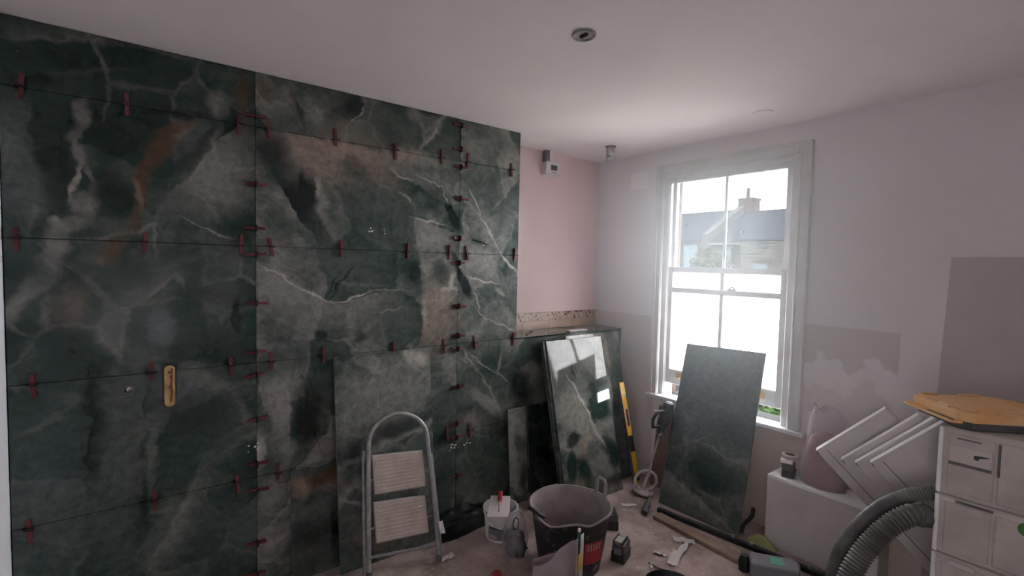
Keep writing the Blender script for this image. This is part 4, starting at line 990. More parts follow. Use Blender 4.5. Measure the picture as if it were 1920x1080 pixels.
# ------------------------------------------------------------------ paddle mixer leaning under the window board
b0, t0_ = V((-2.262, 3.030, .02)), V((-2.150, 3.115, .60))
ax = (t0_ - b0).normalized()
MM = frame_z(b0, ax)
mx_ = thing('paddle_mixer', 'mortar mixing drill with pale ring paddle leaning under the window board', 'mixer', MM)
MB().lathe([(.007, .02), (.007, .47)], 10, 0, MM).build('shaft', MAT['mixer_white'], mx_, smooth=50)
pdl = MB()
R_ = .082
_r = MM.to_3x3().inverted() @ CR
for off in (math.atan2(_r.y, _r.x),):
    pdl.tube([MM @ V((R_ * math.cos(a) * math.cos(off), R_ * math.cos(a) * math.sin(off), .09 + R_ * .95 * math.sin(a))) for a in [2 * math.pi * i / 28 for i in range(28)]], .0125, 8, closed=True)
pdl.lathe([(.015, .01), (.013, .17), (.009, .20)], 10, 0, MM)
pdl.lathe([(.082, .0), (.085, .006), (.082, .012), (.03, .014)], 24, 0, MM)
pdl.build('paddle', MAT['mixer_white'], mx_, smooth=50)
bd_ = MB(); bd_.lathe([(.018, .47), (.022, .49), (.022, .52), (.034, .53), (.042, .56), (.042, .68), (.036, .72), (.02, .73)], 20, 0, MM)
bd_.build('motor', MAT['drill_body'], mx_, smooth=40)
hd = MB()
for s in (-1, 1):
    hd.tube([MM @ V((s * .03, 0, .66)), MM @ V((s * .085, -.02, .64)), MM @ V((s * .095, -.03, .58)), MM @ V((s * .085, -.02, .52)), MM @ V((s * .03, 0, .54))], .013, 10)
hd.build('handle', MAT['drill_body'], mx_, smooth=50)
gb = MB(); gb.box(-.016, .016, -.046, -.040, .57, .64, 0, MM); gb.box(.05, .075, -.05, -.04, .575, .64, 0, MM); gb.build('rating_label', MAT['off_white_paper'], mx_)
MB().lathe([(.020, .44), (.024, .45), (.024, .475), (.018, .48)], 14, 0, MM).build('chuck', MAT['chrome'], mx_, smooth=40)
tg = thing('dark_grip', 'short dark grey grip lying on the floor at the foot of the standing tile', 'tool', T(-2.03, 2.85, 0))
gm = frame_z((-2.040, 2.760, .022), V((-.045, .10, .028)))
MB().lathe([(.006, 0), (.022, .004), (.024, .03), (.021, .06), (.024, .09), (.018, .115), (.008, .12)], 14, 0, gm).build('grip', MAT['dark_grey'], tg, smooth=40)
MB().lathe([(.009, .11), (.009, .17), (.014, .172), (.014, .20)], 10, 0, gm).build('stem', MAT['steel'], tg, smooth=40)

plk = frame_uv((-2.335, 3.215, .001), (1, .02, 0), (.10, .09, .62))
tag(MB().prism([(0, 0), (.13, 0), (.13, .63), (0, .63)], -.018, 0, 0, plk).build('red_brown_plank', pbr('red_brown_wood', (.20, .115, .10), .8, col2=(.26, .16, .14), scale=9), bevel=.002), 'short red-brown plank leaning on the wall behind the paddle mixer', 'plank')
# straight edge rail and board on the floor before the standing tile
RM = frame_uv((-2.03, 2.902, .0), (.99, .135, 0), (-.135, .99, 0))
rl = thing('guide_rail', 'long black straight-edge rail on the floor under the standing tile', 'rail', RM)
MB().box(0, 1.04, -.018, .018, .0, .030, 0, RM).build('bar', MAT['black'], rl, bevel=.003)
MB().box(0.02, 1.03, -.006, .006, .030, .036, 0, RM).build('rib', MAT['dark_grey'], rl)
for q in (.52, .63, .95): MB().lathe([(.012, .028), (.012, .044), (.006, .046)], 10, 0, RM @ T(q, .0, 0)).build('knob', MAT['steel'], rl)
BM = frame_uv((-1.985, 2.782, .0), (.998, -.02, 0), (.02, .998, 0))
bdp = MB(); bdp.prism([(0, 0), (.60, .0), (.625, .02), (.61, .085), (0, .085)], .001, .026, 0, BM)
tag(bdp.build('timber_board', MAT['brown_wood'], bevel=.003), 'dusty brown timber board on the floor in front of the black rail', 'board')

# ------------------------------------------------------------------ white bucket with trowel
BC = (-2.425, 1.80)
bk = thing('white_bucket', 'small white plastic bucket with printed label beside the tiled wall', 'bucket', T(BC[0], BC[1], 0))
BT = T(BC[0], BC[1], 0)
MB().lathe([(.001, .002), (.088, .002), (.092, .008), (.106, .185), (.112, .187), (.113, .197), (.108, .199), (.103, .19), (.089, .012), (.001, .010)], 40, 0, BT).build('shell', MAT['white_plastic'], bk, smooth=40)
caz = math.atan2(-BC[1], -BC[0])


def wrap(r0, r1, z0, z1, a0, a1, n=14):
    m_ = MB(); m_.grid(n, 1, lambda s, t: BT @ V(((r0 + (r1 - r0) * t) * math.cos(caz + a0 + (a1 - a0) * s), (r0 + (r1 - r0) * t) * math.sin(caz + a0 + (a1 - a0) * s), z0 + (z1 - z0) * t))); return m_


wrap(.0945, .0985, .02, .082, -.85, 1.0).build('grey_label', MAT['grey_print'], bk, recalc=False)
wrap(.0987, .1003, .084, .105, -.8, .45).build('black_band', MAT['dark_print'], bk, recalc=False)
for k_ in range(6): wrap(.0955, .0968, .028, .055, -.72 + .09 * k_, -.69 + .09 * k_, 2).build('print_mark', MAT['paper'], bk, recalc=False)
hp = []
for i in range(21):
    a = math.pi * i / 20
    loc = V((.112 * math.cos(a), -.108 * math.sin(a) , .185 - .085 * math.sin(a)))
    hp.append(BT @ Matrix.Rotation(caz + math.pi / 2 + .35, 4, 'Z') @ loc)
MB().tube(hp, .0048, 8).build('handle', MAT['white_plastic'], bk, smooth=60)
TRM = frame_uv((BC[0] + .085, BC[1] - .14, .201), V((.55, .75, .0)), V((-.75, .55, .10)))
tro = thing('trowel', 'flat mortar-covered trowel with red handle resting on the white bucket', 'trowel', TRM)
MB().prism([(-.02, 0), (.115, 0), (.125, .22), (.0, .225)], 0, .004, 0, TRM).build('blade', MAT['paper'], tro, bevel=.001)
MB().tube([TRM @ V((.05, .05, .004)), TRM @ V((.052, .06, .03)), TRM @ V((.055, .12, .035))], .005, 8).build('tang', MAT['steel'], tro, smooth=50)
MB().lathe([(.010, 0), (.016, .02), (.014, .06), (.017, .10), (.008, .112)], 14, 0, frame_z(TRM @ V((.055, .12, .030)), TRM.to_3x3() @ V((.05, 1, -.05)))).build('handle', MAT['red'], tro, smooth=40)

# ------------------------------------------------------------------ black mortar tub
TC = (-1.965, 1.965)
TT = T(TC[0], TC[1], 0)
tub = thing('mortar_tub', 'large black flexible tub caked with pale mortar inside', 'tub', TT)
n = 48
taz = math.atan2(-TC[1], -TC[0])


def tubpt(a, r, z):
    w = 1 + .025 * math.sin(2 * a + .6) + .012 * math.sin(5 * a)
    return TT @ V((r * w * math.cos(a), r * w * math.sin(a), z))


def tub_shell(prof):
    m_ = MB(); vs_ = []
    for r, z in prof:
        for k_ in range(n):
            a = 2 * math.pi * k_ / n
            dip = (-.045 * math.exp(-((math.remainder(a - taz + .55, 2 * math.pi)) / .45) ** 2) - .02 * math.exp(-((math.remainder(a - taz - .5, 2 * math.pi)) / .25) ** 2)) * (z / .36) ** 3
            vs_.append(tubpt(a, r, z + dip))
    fs = [(i * n + k_, i * n + (k_ + 1) % n, (i + 1) * n + (k_ + 1) % n, (i + 1) * n + k_) for i in range(len(prof) - 1) for k_ in range(n)]
    return m_.add(vs_, fs)


tub_shell([(.001, .002), (.165, .002), (.172, .01), (.195, .15), (.222, .35), (.232, .36)]).build('outer_wall', MAT['tub'], tub, smooth=50)
tub_shell([(.224, .355), (.214, .34), (.188, .15), (.166, .03), (.001, .025)]).build('inner_lining', MAT['tub_in'], tub, smooth=50)
tub_shell([(.223, .353), (.226, .362), (.233, .362), (.235, .354), (.231, .350)]).build('rim', MAT['tub_in'], tub, smooth=50)


def tub_handle(a, lift, mat, spread=.20, drop=0):
    pts = [tubpt(a - spread, .232, .352), tubpt(a - spread * .85, .238 + drop, .352 + lift * .8), tubpt(a - spread * .5, .240 + drop, .352 + lift), tubpt(a + spread * .5, .240 + drop, .352 + lift), tubpt(a + spread * .85, .238 + drop, .352 + lift * .8), tubpt(a + spread, .232, .352)]
    return MB().tube(pts, [.012, .011, .010, .010, .011, .012], 10).build('handle', mat, tub, smooth=60)


aR = math.atan2(CR.y, CR.x)
tub_handle(aR + .55, .095, MAT['tub_in'], spread=.17)
tub_handle(aR + .55 + math.pi, .03, MAT['black'], drop=.03)
lab_ = MB(); lab_.grid(8, 6, lambda s, t: tubpt(taz + .42 + .62 * s, .2015 + .030 * (.12 + .5 * t - .35), .10 + .13 * t)); lab_.build('red_label', MAT['red'], tub, recalc=False)
for k_ in range(5):
    q_ = MB(); q_.grid(2, 3, lambda s, t, k_=k_: tubpt(taz + .50 + .09 * k_ + .035 * s, .2045 + .030 * (.12 + .5 * (.55 + .25 * t) - .35), .10 + .13 * (.62 + .3 * t))); q_.build('print_mark', MAT['off_white_paper'], tub, recalc=False)

# clear bag, paper sack and small things round the tub
def crumple(name, label, cat, parts, base, grp=None):
    root = thing(name, label, cat, T(*base), grp)
    for pn, mat, prof, wob, seed, sq in parts:
        nseg, nv = 26, len(prof)
        vs_, fs = [], []
        for i, (r, z) in enumerate(prof):
            for k_ in range(nseg):
                a = 2 * math.pi * k_ / nseg
                rr = r * (1 + wob * noise.noise(V((math.cos(a) * 2.2 + seed, math.sin(a) * 2.2, z * 14))) + wob * .5 * noise.noise(V((math.cos(a) * 6 + seed, math.sin(a) * 6, z * 30))))
                vs_.append((base[0] + rr * math.cos(a) * sq[0], base[1] + rr * math.sin(a) * sq[1], base[2] + z * (1 + .06 * noise.noise(V((a * 2, seed, z * 9))))))
        for i in range(nv - 1):
            for k_ in range(nseg):
                k2 = (k_ + 1) % nseg
                fs.append((i * nseg + k_, i * nseg + k2, (i + 1) * nseg + k2, (i + 1) * nseg + k_))
        fs.append(tuple(reversed(range(nseg))))
        m_ = MB(); m_.add(vs_, fs); m_.build(pn, mat, root, smooth=70)
    return root


cb_ = crumple('clear_bag', 'crumpled clear plastic bag with dark contents left of the black tub', 'bag',
              [('contents', MAT['black'], [(.050, .002), (.064, .03), (.058, .06), (.062, .09), (.046, .11), (.05, .13), (.02, .145), (.002, .15)], .55, 3.1, (1, .9)),
               ('film', MAT['film_dense'], [(.062, .001), (.078, .03), (.076, .10), (.064, .17), (.052, .22), (.042, .255), (.034, .27)], .30, 7.7, (1, .9))], (-2.225, 1.765, 0))
rg = MB(); rg.tube([V((-2.158, 1.715, .225)) + LU * (.018 * math.cos(a)) + V((0, 0, .036 * math.sin(a))) for a in [2 * math.pi * i / 24 for i in range(24)]], .0035, 8, closed=True)
rg.build('hanging_ring', MAT['black'], cb_, smooth=60)

PS = frame_uv((-1.70, 1.475, 0), CR * V((1, 1, 0)), (0, 0, 1))
sk = thing('paper_sack', 'torn grey-lilac paper sack with off-white side standing before the black tub', 'sack', PS)


def sheet(name, mat, fn, nu=14, nv=12, t=.0015):
    m_ = MB(); m_.grid(nu, nv, fn)
    o_ = m_.build(name, mat, sk, recalc=False, smooth=60)
    md = o_.modifiers.new('thickness', 'SOLIDIFY'); md.thickness = t
    return o_


def nz(p, s=9): return noise.noise(V(p) * s)


def front_top(s): return .335 + .125 * min(1, s * 1.15) - .03 * math.sin(6 * s) * .4


sheet('front_sheet', MAT['lilac_paper'], lambda s, t: PS @ V((-.015 + .20 * s + .012 * nz((s, t, .3), 4), front_top(s) * t, .055 + .05 * math.sin(math.pi * s) * (1 - t * .5) + .014 * nz((s, t, 1.7), 3.0))))
sheet('side_sheet', MAT['off_white_paper'], lambda s, t: PS @ V((.185 + .050 * s + .006 * nz((s, t, 2.2), 4), (front_top(1) - .02 * s) * t, .055 - .10 * s + .010 * nz((s, t, 4.4), 4))), 6, 12)
sheet('back_sheet', MAT['lilac_paper'], lambda s, t: PS @ V((-.01 + .23 * s, (.30 + .05 * s) * t, -.075 + .02 * (1 - s) + .010 * nz((s, t, 6.1), 4))))
sheet('left_sheet', MAT['lilac_paper'], lambda s, t: PS @ V((-.015 + .006 * s, (.315 - .015 * s) * t, .055 - .12 * s)), 4, 8)
sheet('yellow_print', MAT['ochre'], lambda s, t: PS @ V((.196 + .024 * s, .30 + .085 * t, .044 - .036 * s + .004)), 3, 4, .001)
brm = frame_z(PS @ V((.190, .06, .02)), V((.02, .02, 1)))
br_ = thing('teal_brush', 'thin teal handled brush standing up out of the paper sack', 'brush', brm)
MB().lathe([(.004, 0), (.006, .10), (.008, .28), (.011, .36), (.008, .425), (.003, .432)], 12, 0, brm).build('handle', MAT['teal'], br_, smooth=40)
MB().lathe([(.0075, .424), (.009, .432), (.006, .440), (0, .442)], 12, 0, brm).build('end_cap', MAT['paper'], br_, smooth=40)


def battery(name, label, M, s, lab=True):
    r = thing(name, label, 'battery', M)
    MB().box(-.040 * s, .040 * s, -.055 * s, .055 * s, 0, .060 * s, 0, M).build('lower_shell', MAT['black'], r, bevel=.006 * s, seg=2)
    MB().box(-.036 * s, .036 * s, -.050 * s, .050 * s, .060 * s, .105 * s, 0, M).build('upper_shell', MAT['dark_grey'], r, bevel=.006 * s, seg=2)
    MB().box(-.028 * s, .020 * s, -.035 * s, .030 * s, .105 * s, .113 * s, 0, M).build('terminal_block', MAT['off_white_paper'] if lab else MAT['black'], r, bevel=.002)
    for k_ in range(2): MB().box(-.034 * s + k_ * .05 * s, -.026 * s + k_ * .05 * s, -.046 * s, .046 * s, .105 * s, .116 * s, 0, M).build('slide_rail', MAT['black'], r)
    if lab: MB().box(-.041 * s, -.0395 * s, -.036 * s, .036 * s, .028 * s, .078 * s, 0, M).build('grey_label', MAT['grey_blue'], r); MB().box(-.020 * s, .020 * s, -.0625 * s, -.050 * s, .052 * s, .085 * s, 0, M).build('release_button', MAT['green_label'] if False else MAT['grey_blue'], r, bevel=.003)
    return r


battery('tool_battery', 'black power tool battery with grey label on the floor right of tub', T(-1.815, 2.245, 0, math.radians(20)), 1.05)
battery('tool_battery', 'plain black battery half hidden behind the right side of the tub', T(-2.085, 2.47, 0, math.radians(50)), 1.0, False)

bl = thing('black_bucket', 'black bucket at the bottom edge of view right of the paper sack', 'bucket', T(-1.245, 1.90, 0))
MB().lathe([(.001, .002), (.095, .002), (.100, .01), (.112, .26), (.120, .262), (.121, .285), (.116, .288), (.110, .27), (.096, .016), (.001, .014)], 36, 0, T(-1.245, 1.90, 0)).build('shell', MAT['black'], bl, smooth=40)
MB().tube([V((-1.245, 1.90, .262)) + V((.124 * math.cos(a), .124 * math.sin(a), -.05 * math.sin(a) ** 2)) for a in [math.pi * i / 16 - .9 for i in range(17)]], .003, 8).build('handle', MAT['steel'], bl, smooth=60)
rk = thing('red_plug', 'small red plastic plug lying on the floor below the white bucket', 'plug', T(-2.10, 1.545, 0))
MB().lathe([(.028, 0), (.030, .004), (.029, .020), (.024, .026), (.001, .027)], 20, 0, T(-2.105, 1.545, 0)).build('cap', MAT['red'], rk, smooth=35)
MB().lathe([(.014, .026), (.012, .034), (.001, .035)], 14, 0, T(-2.105, 1.545, 0)).build('nub', MAT['red'], rk, smooth=35)

bs = MB()
bs.grid(26, 18, lambda s, t: (-2.760 + .20 * t + .012 * math.sin(7 * s), 1.44 + .50 * s, .004 + max(0, .085 * (1 - t) ** .7 * math.sin(math.pi * min(1, max(0, s))) ** .5 + .022 * noise.noise(V((s * 9, t * 6, 2.2))) + .012 * noise.noise(V((s * 22, t * 14, 5.2)))) * (1 - t * .8)))
tag(bs.build('black_sheet', MAT['black_sheet'], recalc=False, smooth=50), 'crumpled black plastic sheet along the foot of the tiled wall', 'sheet')


def scrap(name, label, x, y, w, h, rz, mat, grp, seed, curl=.015):
    M = T(x, y, .002, rz)
    m_ = MB(); m_.grid(6, 4, lambda s, t: M @ V(((s - .5) * w + .12 * w * noise.noise(V((t * 3, seed, 0))), (t - .5) * h * (1 - .4 * s) + .25 * h * noise.noise(V((s * 3, seed, 2))), abs(curl * noise.noise(V((s * 2.3, t * 2.3, seed)))) + .0005)))
    tag(m_.build(name, mat, recalc=False, smooth=60), label, 'scrap', grp)


SG = 'scraps of paper and tape on the floor'
for args in (('paper_scrap', 'white paper scrap at the right foot of the ladder', -2.405, 1.40, .085, .05, 1.2, MAT['paper'], SG, 1.3, .05),
             ('paper_scrap', 'long torn white paper strip on the floor below the timber board', -1.635, 2.565, .27, .06, 1.9, MAT['paper'], SG, 4.6, .05),
             ('paper_scrap', 'small white paper scrap beside the long torn strip', -1.70, 2.47, .08, .035, .4, MAT['paper'], SG, 9.1, .03),
             ('paper_scrap', 'yellowish paper scrap between the torn strip and the timber board', -1.70, 2.72, .13, .06, .5, MAT['off_white_paper'], SG, 12.2, .03),
             ('paper_scrap', 'flat grey-white scrap on the floor right of the tall tile stack', -2.20, 2.80, .11, .045, .9, MAT['paper'], SG, 15.4, .01),
             ('paper_scrap', 'tiny white scrap right of the tool battery', -1.66, 2.33, .05, .02, 2.1, MAT['paper'], SG, 18.8, .02)):
    scrap(*args)
tag(MB().tube([(-1.69, 2.345, .004), (-1.62, 2.345, .006), (-1.575, 2.37, .004)], .0035, 6).build('dark_twig', MAT['dark_grey']), 'thin dark stick on the floor by the black bucket', 'stick')
cr_ = MB()
rr_ = random.Random(5)
for k_ in range(420):
    x_, y_ = rr_.uniform(-2.6, -1.3), rr_.uniform(1.3, 3.1)
    if any((x_ - cx_) ** 2 + (y_ - cy2) ** 2 < r_ * r_ for cx_, cy2, r_ in ((TC[0], TC[1], .27), (BC[0], BC[1], .14), (-2.262, 1.795, .12), (-1.815, 2.245, .09), (-2.085, 2.47, .09), (-1.66, 1.6, .2))) or (y_ > 2.78 and x_ > -2.12) or (x_ < -2.35 and y_ > 2.3): continue
    s_ = rr_.uniform(.002, .007)
    Mx = T(x_, y_, 0, rr_.uniform(0, 6.28))
    cr_.add([(-s_, -s_ * .6, 0), (s_, -s_ * .5, 0), (0, s_, 0), (0, 0, s_ * .8)], [(0, 2, 1), (0, 1, 3), (1, 2, 3), (2, 0, 3)], 0, Mx)
tag(cr_.build('rubble_crumbs', MAT['tub_in']), 'fine crumbs of mortar scattered over the floor', 'rubble', kind='stuff')

# ------------------------------------------------------------------ right corner: white box, panels, hoses, cases
wb = thing('white_cabinet', 'low white cabinet carcass under the window wall beside the standing tile', 'cabinet', T(-1.0, 3.2, 0))
MB().box(-1.392, -.80, 3.128, 3.146, 0, .430).build('front_panel', MAT['white_melamine'], wb, bevel=.0015)
MB().box(-1.392, -.80, 3.128, 3.312, .430, .448).build('top_panel', MAT['white_and_lit_edge'], wb, bevel=.0015)
MB().box(-1.392, -1.374, 3.146, 3.312, 0, .430).build('side_panel', MAT['white_melamine'], wb, bevel=.0015)
MB().box(-.818, -.80, 3.146, 3.312, 0, .430).build('side_panel', MAT['white_melamine'], wb, bevel=.0015)
PANELS = [  # left corner, width, thickness, label
    ((-1.054, 2.930, .7495), .41, .055, 'rearmost white furniture panel tilted over the cabinet, next to the plastic bag'),
    ((-.918, 2.882, .756), .42, .046, 'second white panel of the tilted row, counted from the plastic bag'),
    ((-.846, 2.848, .772), .41, .046, 'third white panel of the tilted row, counted from the plastic bag'),
    ((-.771, 2.8085, .807), .38, .050, 'foremost white panel of the tilted row, largest face, behind the hoses')]
hv = V((.955, .297, 0)).normalized()
for k_, (A_, w_, th_, lab) in enumerate(PANELS):
    u_ = (hv + V((0, 0, 1.0))).normalized(); dn = (hv - V((0, 0, 1.0))).normalized()
    ln_ = (A_[2] - .002) * math.sqrt(2.0)
    PMx = frame_uv(V(A_) + dn * ln_, u_, -dn)
    pn = thing('furniture_panel', lab, 'panel', PMx, 'white furniture panels tilted in a row')
    MB().prism([(0, 0), (w_, 0), (w_, ln_), (0, ln_)], -th_, 0, 0, PMx).build('board', MAT['white_melamine'], pn, bevel=.001)
    MB().prism([(0, ln_), (w_, ln_), (w_, ln_ + .0012), (0, ln_ + .0012)], -th_, 0, 0, PMx).build('lit_edge_band', MAT['white_and_lit_edge'], pn)  # window light on the upper edge put into its white
    MB().prism([(-.0006, ln_ - .022), (.004, ln_ - .022), (.004, ln_ - .002), (-.0006, ln_ - .002)], -th_ * .9, .0008, 0, PMx).build('edge_notch', MAT['grey_print'], pn)
    if k_ in (0, 3):
        MB().prism([(.045, .0), (.049, .0), (.049, ln_ - .02), (.045, ln_ - .02)], .0, .0008, 0, PMx).build('groove', MAT['grey_print'], pn)

bg_ = crumple('plastic_bag', 'clear plastic bag of mauve-red material standing on the white cabinet', 'bag',
              [('contents', MAT['bag_red'], [(.10, .002), (.116, .03), (.112, .12), (.098, .22), (.080, .29), (.05, .32), (.004, .325)], .08, 1.2, (1.0, .60)),
               ('film', MAT['film'], [(.108, .001), (.122, .04), (.116, .14), (.10, .25), (.090, .33), (.085, .40), (.070, .45), (.05, .47)], .13, 5.5, (1.06, .68))], (-1.112, 3.222, .449))
kn = MB(); kn.grid(10, 8, lambda s, t: (-1.215 + .07 * s + .02 * noise.noise(V((s * 5, t * 5, 1))), 3.225 + .03 * math.sin(6 * s), .88 + .075 * t * (1 - .5 * abs(s - .35)) + .02 * noise.noise(V((s * 7, t * 3, 8)))))
kn.build('knotted_top', MAT['film_dense'], bg_, recalc=False, smooth=60)
fb = thing('fixings_box', 'small black box with white top on the end of the white cabinet', 'box', T(-1.285, 3.215, .448))
MB().box(-.035, .035, -.045, .045, 0, .040, 0, T(-1.300, 3.21, .448, .25)).build('base', MAT['black'], fb, bevel=.003)
MB().box(-.030, .030, -.04, .04, .040, .085, 0, T(-1.305, 3.212, .448, .15)).build('middle', MAT['dark_grey'], fb, bevel=.006)
MB().box(-.036, .030, -.042, .042, .085, .108, 0, T(-1.312, 3.213, .448, .3)).build('white_top', MAT['white_and_lit_edge'], fb, bevel=.002)
tp = thing('tape_roll', 'roll of pale masking tape balanced on the small black box', 'tape', T(-1.285, 3.235, .557))
MB().lathe([(.030, 0), (.045, 0), (.045, .024), (.030, .024)], 28, 0, T(-1.305, 3.225, .5565), closed=True).build('tape', MAT['off_white_paper'], tp, smooth=40)
MB().lathe([(.027, .001), (.030, .001), (.030, .023), (.027, .023)], 28, 0, T(-1.305, 3.225, .5565), closed=True).build('core', MAT['brown_wood'], tp, smooth=40)


def spline(pts, n):
    pts = [V(p) for p in pts]; out = []
    P_ = [pts[0] * 2 - pts[1]] + pts + [pts[-1] * 2 - pts[-2]]
    seg = len(pts) - 1
    for i in range(n + 1):
        x = i / n * seg; k_ = min(int(x), seg - 1); t = x - k_
        a, b, c, d = P_[k_:k_ + 4]
        out.append(.5 * ((2 * b) + (c - a) * t + (2 * a - 5 * b + 4 * c - d) * t * t + (3 * b - a - 3 * c + d) * t ** 3))
    return out


def hose(label, pts, r, amp, pitch):
    path = spline(pts, 420)
    d = 0; rad = []
    for i, p in enumerate(path):
        if i: d += (p - path[i - 1]).length
        rad.append(r + amp * math.sin(2 * math.pi * d / pitch))
    root = thing('vacuum_hose', label, 'hose', Matrix.Translation(path[-1]), 'corrugated vacuum hoses')
    MB().tube(path, rad, 18).build('corrugated_tube', MAT['hose'], root, smooth=50)
    MB().tube([path[0], path[4], path[9], path[14]], [r * 1.10, r * 1.14, r * 1.12, r * 1.02], 18).build('cuff', MAT['dark_grey'], root, smooth=50)
    return root


hose('upper smooth grey vacuum hose arching left from the pale tool cases',
     [(-.500, 2.690, .800), (-.520, 2.680, .792), (-.583, 2.640, .765), (-.666, 2.600, .690), (-.749, 2.551, .555), (-.795, 2.518, .416), (-.800, 2.49, .25), (-.77, 2.46, .10), (-.70, 2.42, .045)], .031, .0010, .012)
hose('lower ribbed grey vacuum hose arching in front of the other hose',
     [(-.516, 2.640, .706), (-.530, 2.610, .708), (-.556, 2.560, .715), (-.613, 2.506, .655), (-.670, 2.456, .552), (-.706, 2.401, .443), (-.725, 2.328, .30), (-.71, 2.26, .14), (-.66, 2.20, .052)], .041, .0034, .0155)

case_z = [(0.0, .290), (.292, .581), (.583, .829), (.831, 1.113)]
for k_, (z0, z1) in enumerate(case_z):
    lab = ('bottom pale plastic tool case of the stack under the orange lid', 'second pale plastic tool case from the floor in the stack',
           'third pale plastic tool case, just under the labelled one', 'topmost pale plastic tool case with label panel and dark tool mark')[k_]
    CM = T(-.484, 2.61, z0)
    cs = thing('tool_case', lab, 'case', CM, 'stacked pale plastic tool cases')
    h_ = z1 - z0
    MB().box(0, .42, 0, .27, 0, h_, 0, CM).build('shell', MAT['case'], cs, bevel=.008, seg=2)
    MB().lathe([(.008, .006), (.008, h_ - .004)], 14, 0, CM @ T(.003, .002, 0)).build('lit_corner_strip', MAT['white_and_lit_edge'], cs, smooth=50)  # white strip added at the corner for its bright window-lit line
    MB().box(.028, .164, -.004, .002, .02, h_ - .022, 0, CM).build('front_plate', MAT['case'], cs, bevel=.003)
    MB().box(.174, .40, -.004, .002, .02, h_ - .022, 0, CM).build('front_plate', MAT['case'], cs, bevel=.003)
    if k_ == 3:
        lp_ = MB().box(.030, .158, -.010, -.003, .146, .214, 0, CM).build('label_panel', MAT['case_label'], cs, bevel=.002)
        MB().box(.031, .157, -.0085, -.004, .134, .146, 0, CM).build('label_shade_strip', MAT['case_dark'], cs)  # dark strip painted as the shade below the label panel
        ic = MB(); ic.prism([(.105, .176), (.118, .172), (.122, .182), (.148, .190), (.148, .194), (.120, .192), (.106, .190)], .010, .0112, 0, CM @ Matrix(((1, 0, 0, 0), (0, 0, -1, 0), (0, 1, 0, 0), (0, 0, 0, 1))))
        ic.build('tool_mark', MAT['dark_print'], lp_)
        MB().box(.052, .125, -.0055, -.003, .240, .246, 0, CM).build('moulded_line', MAT['case_dark'], cs)
    if k_ == 2:
        la = MB(); la.box(.018, .060, -.012, -.002, h_ - .020, h_ - .004, 0, CM); la.build('latch', MAT['case_edge'], cs, bevel=.003)
        MB().box(.062, .17, -.0058, -.003, h_ - .018, h_ - .008, 0, CM).build('seam_slot', MAT['case_dark'], cs)
        MB().lathe([(.026, 0), (.026, .0025)], 20, 0, CM @ frame_z((.262, -.0035, .205), (0, -1, 0))).build('green_mark', MAT['leaf_green'], cs)
    if k_ < 2:
        MB().box(.05, .13, -.012, -.002, h_ - .030, h_ - .010, 0, CM).build('latch', MAT['case_edge'], cs, bevel=.003)
    MB().box(.172, .180, -.010, -.001, h_ * .45, h_ * .9, 0, CM).build('hinge_strip', MAT['case_dark'] if k_ == 3 else MAT['case'], cs, bevel=.002)

w_ = V((.70, .714, 0)).normalized(); d_ = V((-w_.y, w_.x, 0))
LMx = frame_uv(V((-.405, 2.565, 1.115)), w_, d_)
lx = thing('lidded_box', 'dark grey storage box with dusty orange lid on top of the tool cases', 'box', LMx)
WL, DL = .36, .33
ch_ = .035


def oct_(x0, x1, y0, y1, c): return [(x0 + c, y0), (x1 - c, y0), (x1, y0 + c), (x1, y1 - c), (x1 - c, y1), (x0 + c, y1), (x0, y1 - c), (x0, y0 + c)]


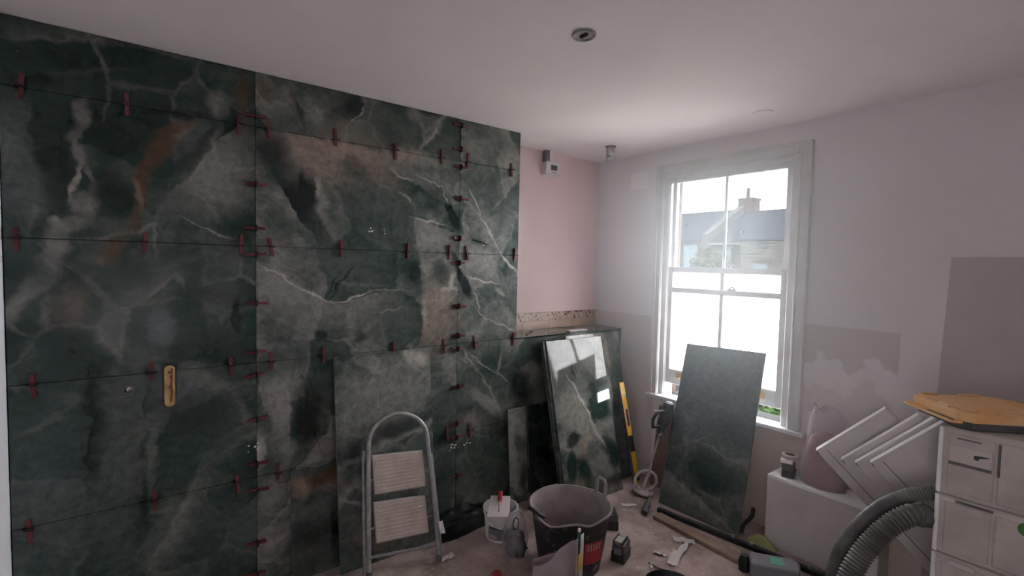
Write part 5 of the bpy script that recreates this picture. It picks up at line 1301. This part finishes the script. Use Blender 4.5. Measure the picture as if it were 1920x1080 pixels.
MB().prism(oct_(.015, WL - .015, .015, DL - .015, .03), 0, .034, 0, LMx).build('box_body', MAT['dark_grey'], lx, bevel=.004)
lid = MB().prism(oct_(0, WL, 0, DL, ch_), .034, .070, 0, LMx).build('lid', MAT['orange'], lx, bevel=.004, seg=2)
MB().prism(oct_(.035, WL - .035, .04, DL - .04, .02), .070, .075, 0, LMx).build('raised_panel', MAT['orange'], lid, bevel=.002)
for xa, xb, ya, yb in ((.06, .12, .006, .022), (.22, .30, .006, .022), (.05, .11, DL - .024, DL - .008), (.2, .28, DL - .024, DL - .008), (WL - .024, WL - .006, .08, .24), (.006, .022, .10, .16)):
    MB().prism([(xa, ya), (xb, ya), (xb, yb), (xa, yb)], .070, .079, 0, LMx).build('lid_lug', MAT['orange'], lid, bevel=.002)
fl = MB()
fl.prism([(-.036, .03), (-.030, .016), (.006, .016), (.006, DL - .01), (-.022, DL - .004), (-.034, DL - .05)], .028, .036, 0, LMx)
fl.build('side_flange', MAT['orange'], lid, bevel=.002)
MB().prism(stadium(-.016, .11, .014, .15), .0362, .0368, 0, LMx).build('flange_slot', MAT['case_dark'], lid)

gbx = thing('grey_toolbox', 'grey plastic tool with sea-green label on the floor by the rail end', 'tool', T(-1.2, 2.83, 0, .35))
GM = T(-1.205, 2.835, 0, .62)
MB().prism([(-.13, -.06), (.12, -.07), (.14, .02), (.10, .07), (-.12, .06)], .0, .085, 0, GM).build('shell', MAT['grey_blue'], gbx, bevel=.012, seg=2)
MB().box(-.02, .05, -.045, .035, .085, .0875, 0, GM).build('label', MAT['green_label'], gbx)
MB().lathe([(.030, 0), (.032, .06), (.024, .075), (.02, .09)], 16, 0, GM @ T(-.15, .0, .0)).build('knob', MAT['black'], gbx, smooth=40)
ys = MB(); ys.grid(10, 8, lambda s, t: (-1.47 + .17 * s + .02 * noise.noise(V((t * 4, 1, 1))), 3.045 + .07 * t + .012 * noise.noise(V((s * 4, 2, 1))), .003 + .065 * math.sin(math.pi * s) * math.sin(math.pi * t) + abs(.015 * noise.noise(V((s * 6, t * 6, 3))))))
tag(ys.build('cloth', MAT['moss'], recalc=False, smooth=60), 'yellow-green crumpled cloth between the black rail and the cabinet', 'cloth')
tag(MB().tube(spline([(-1.52, 3.09, .015), (-1.53, 3.13, .05), (-1.50, 3.18, .11), (-1.505, 3.20, .16)], 12), .012, 8).build('dark_strap', MAT['black'], smooth=60), 'short black strap standing up at the right foot of the standing tile', 'strap')
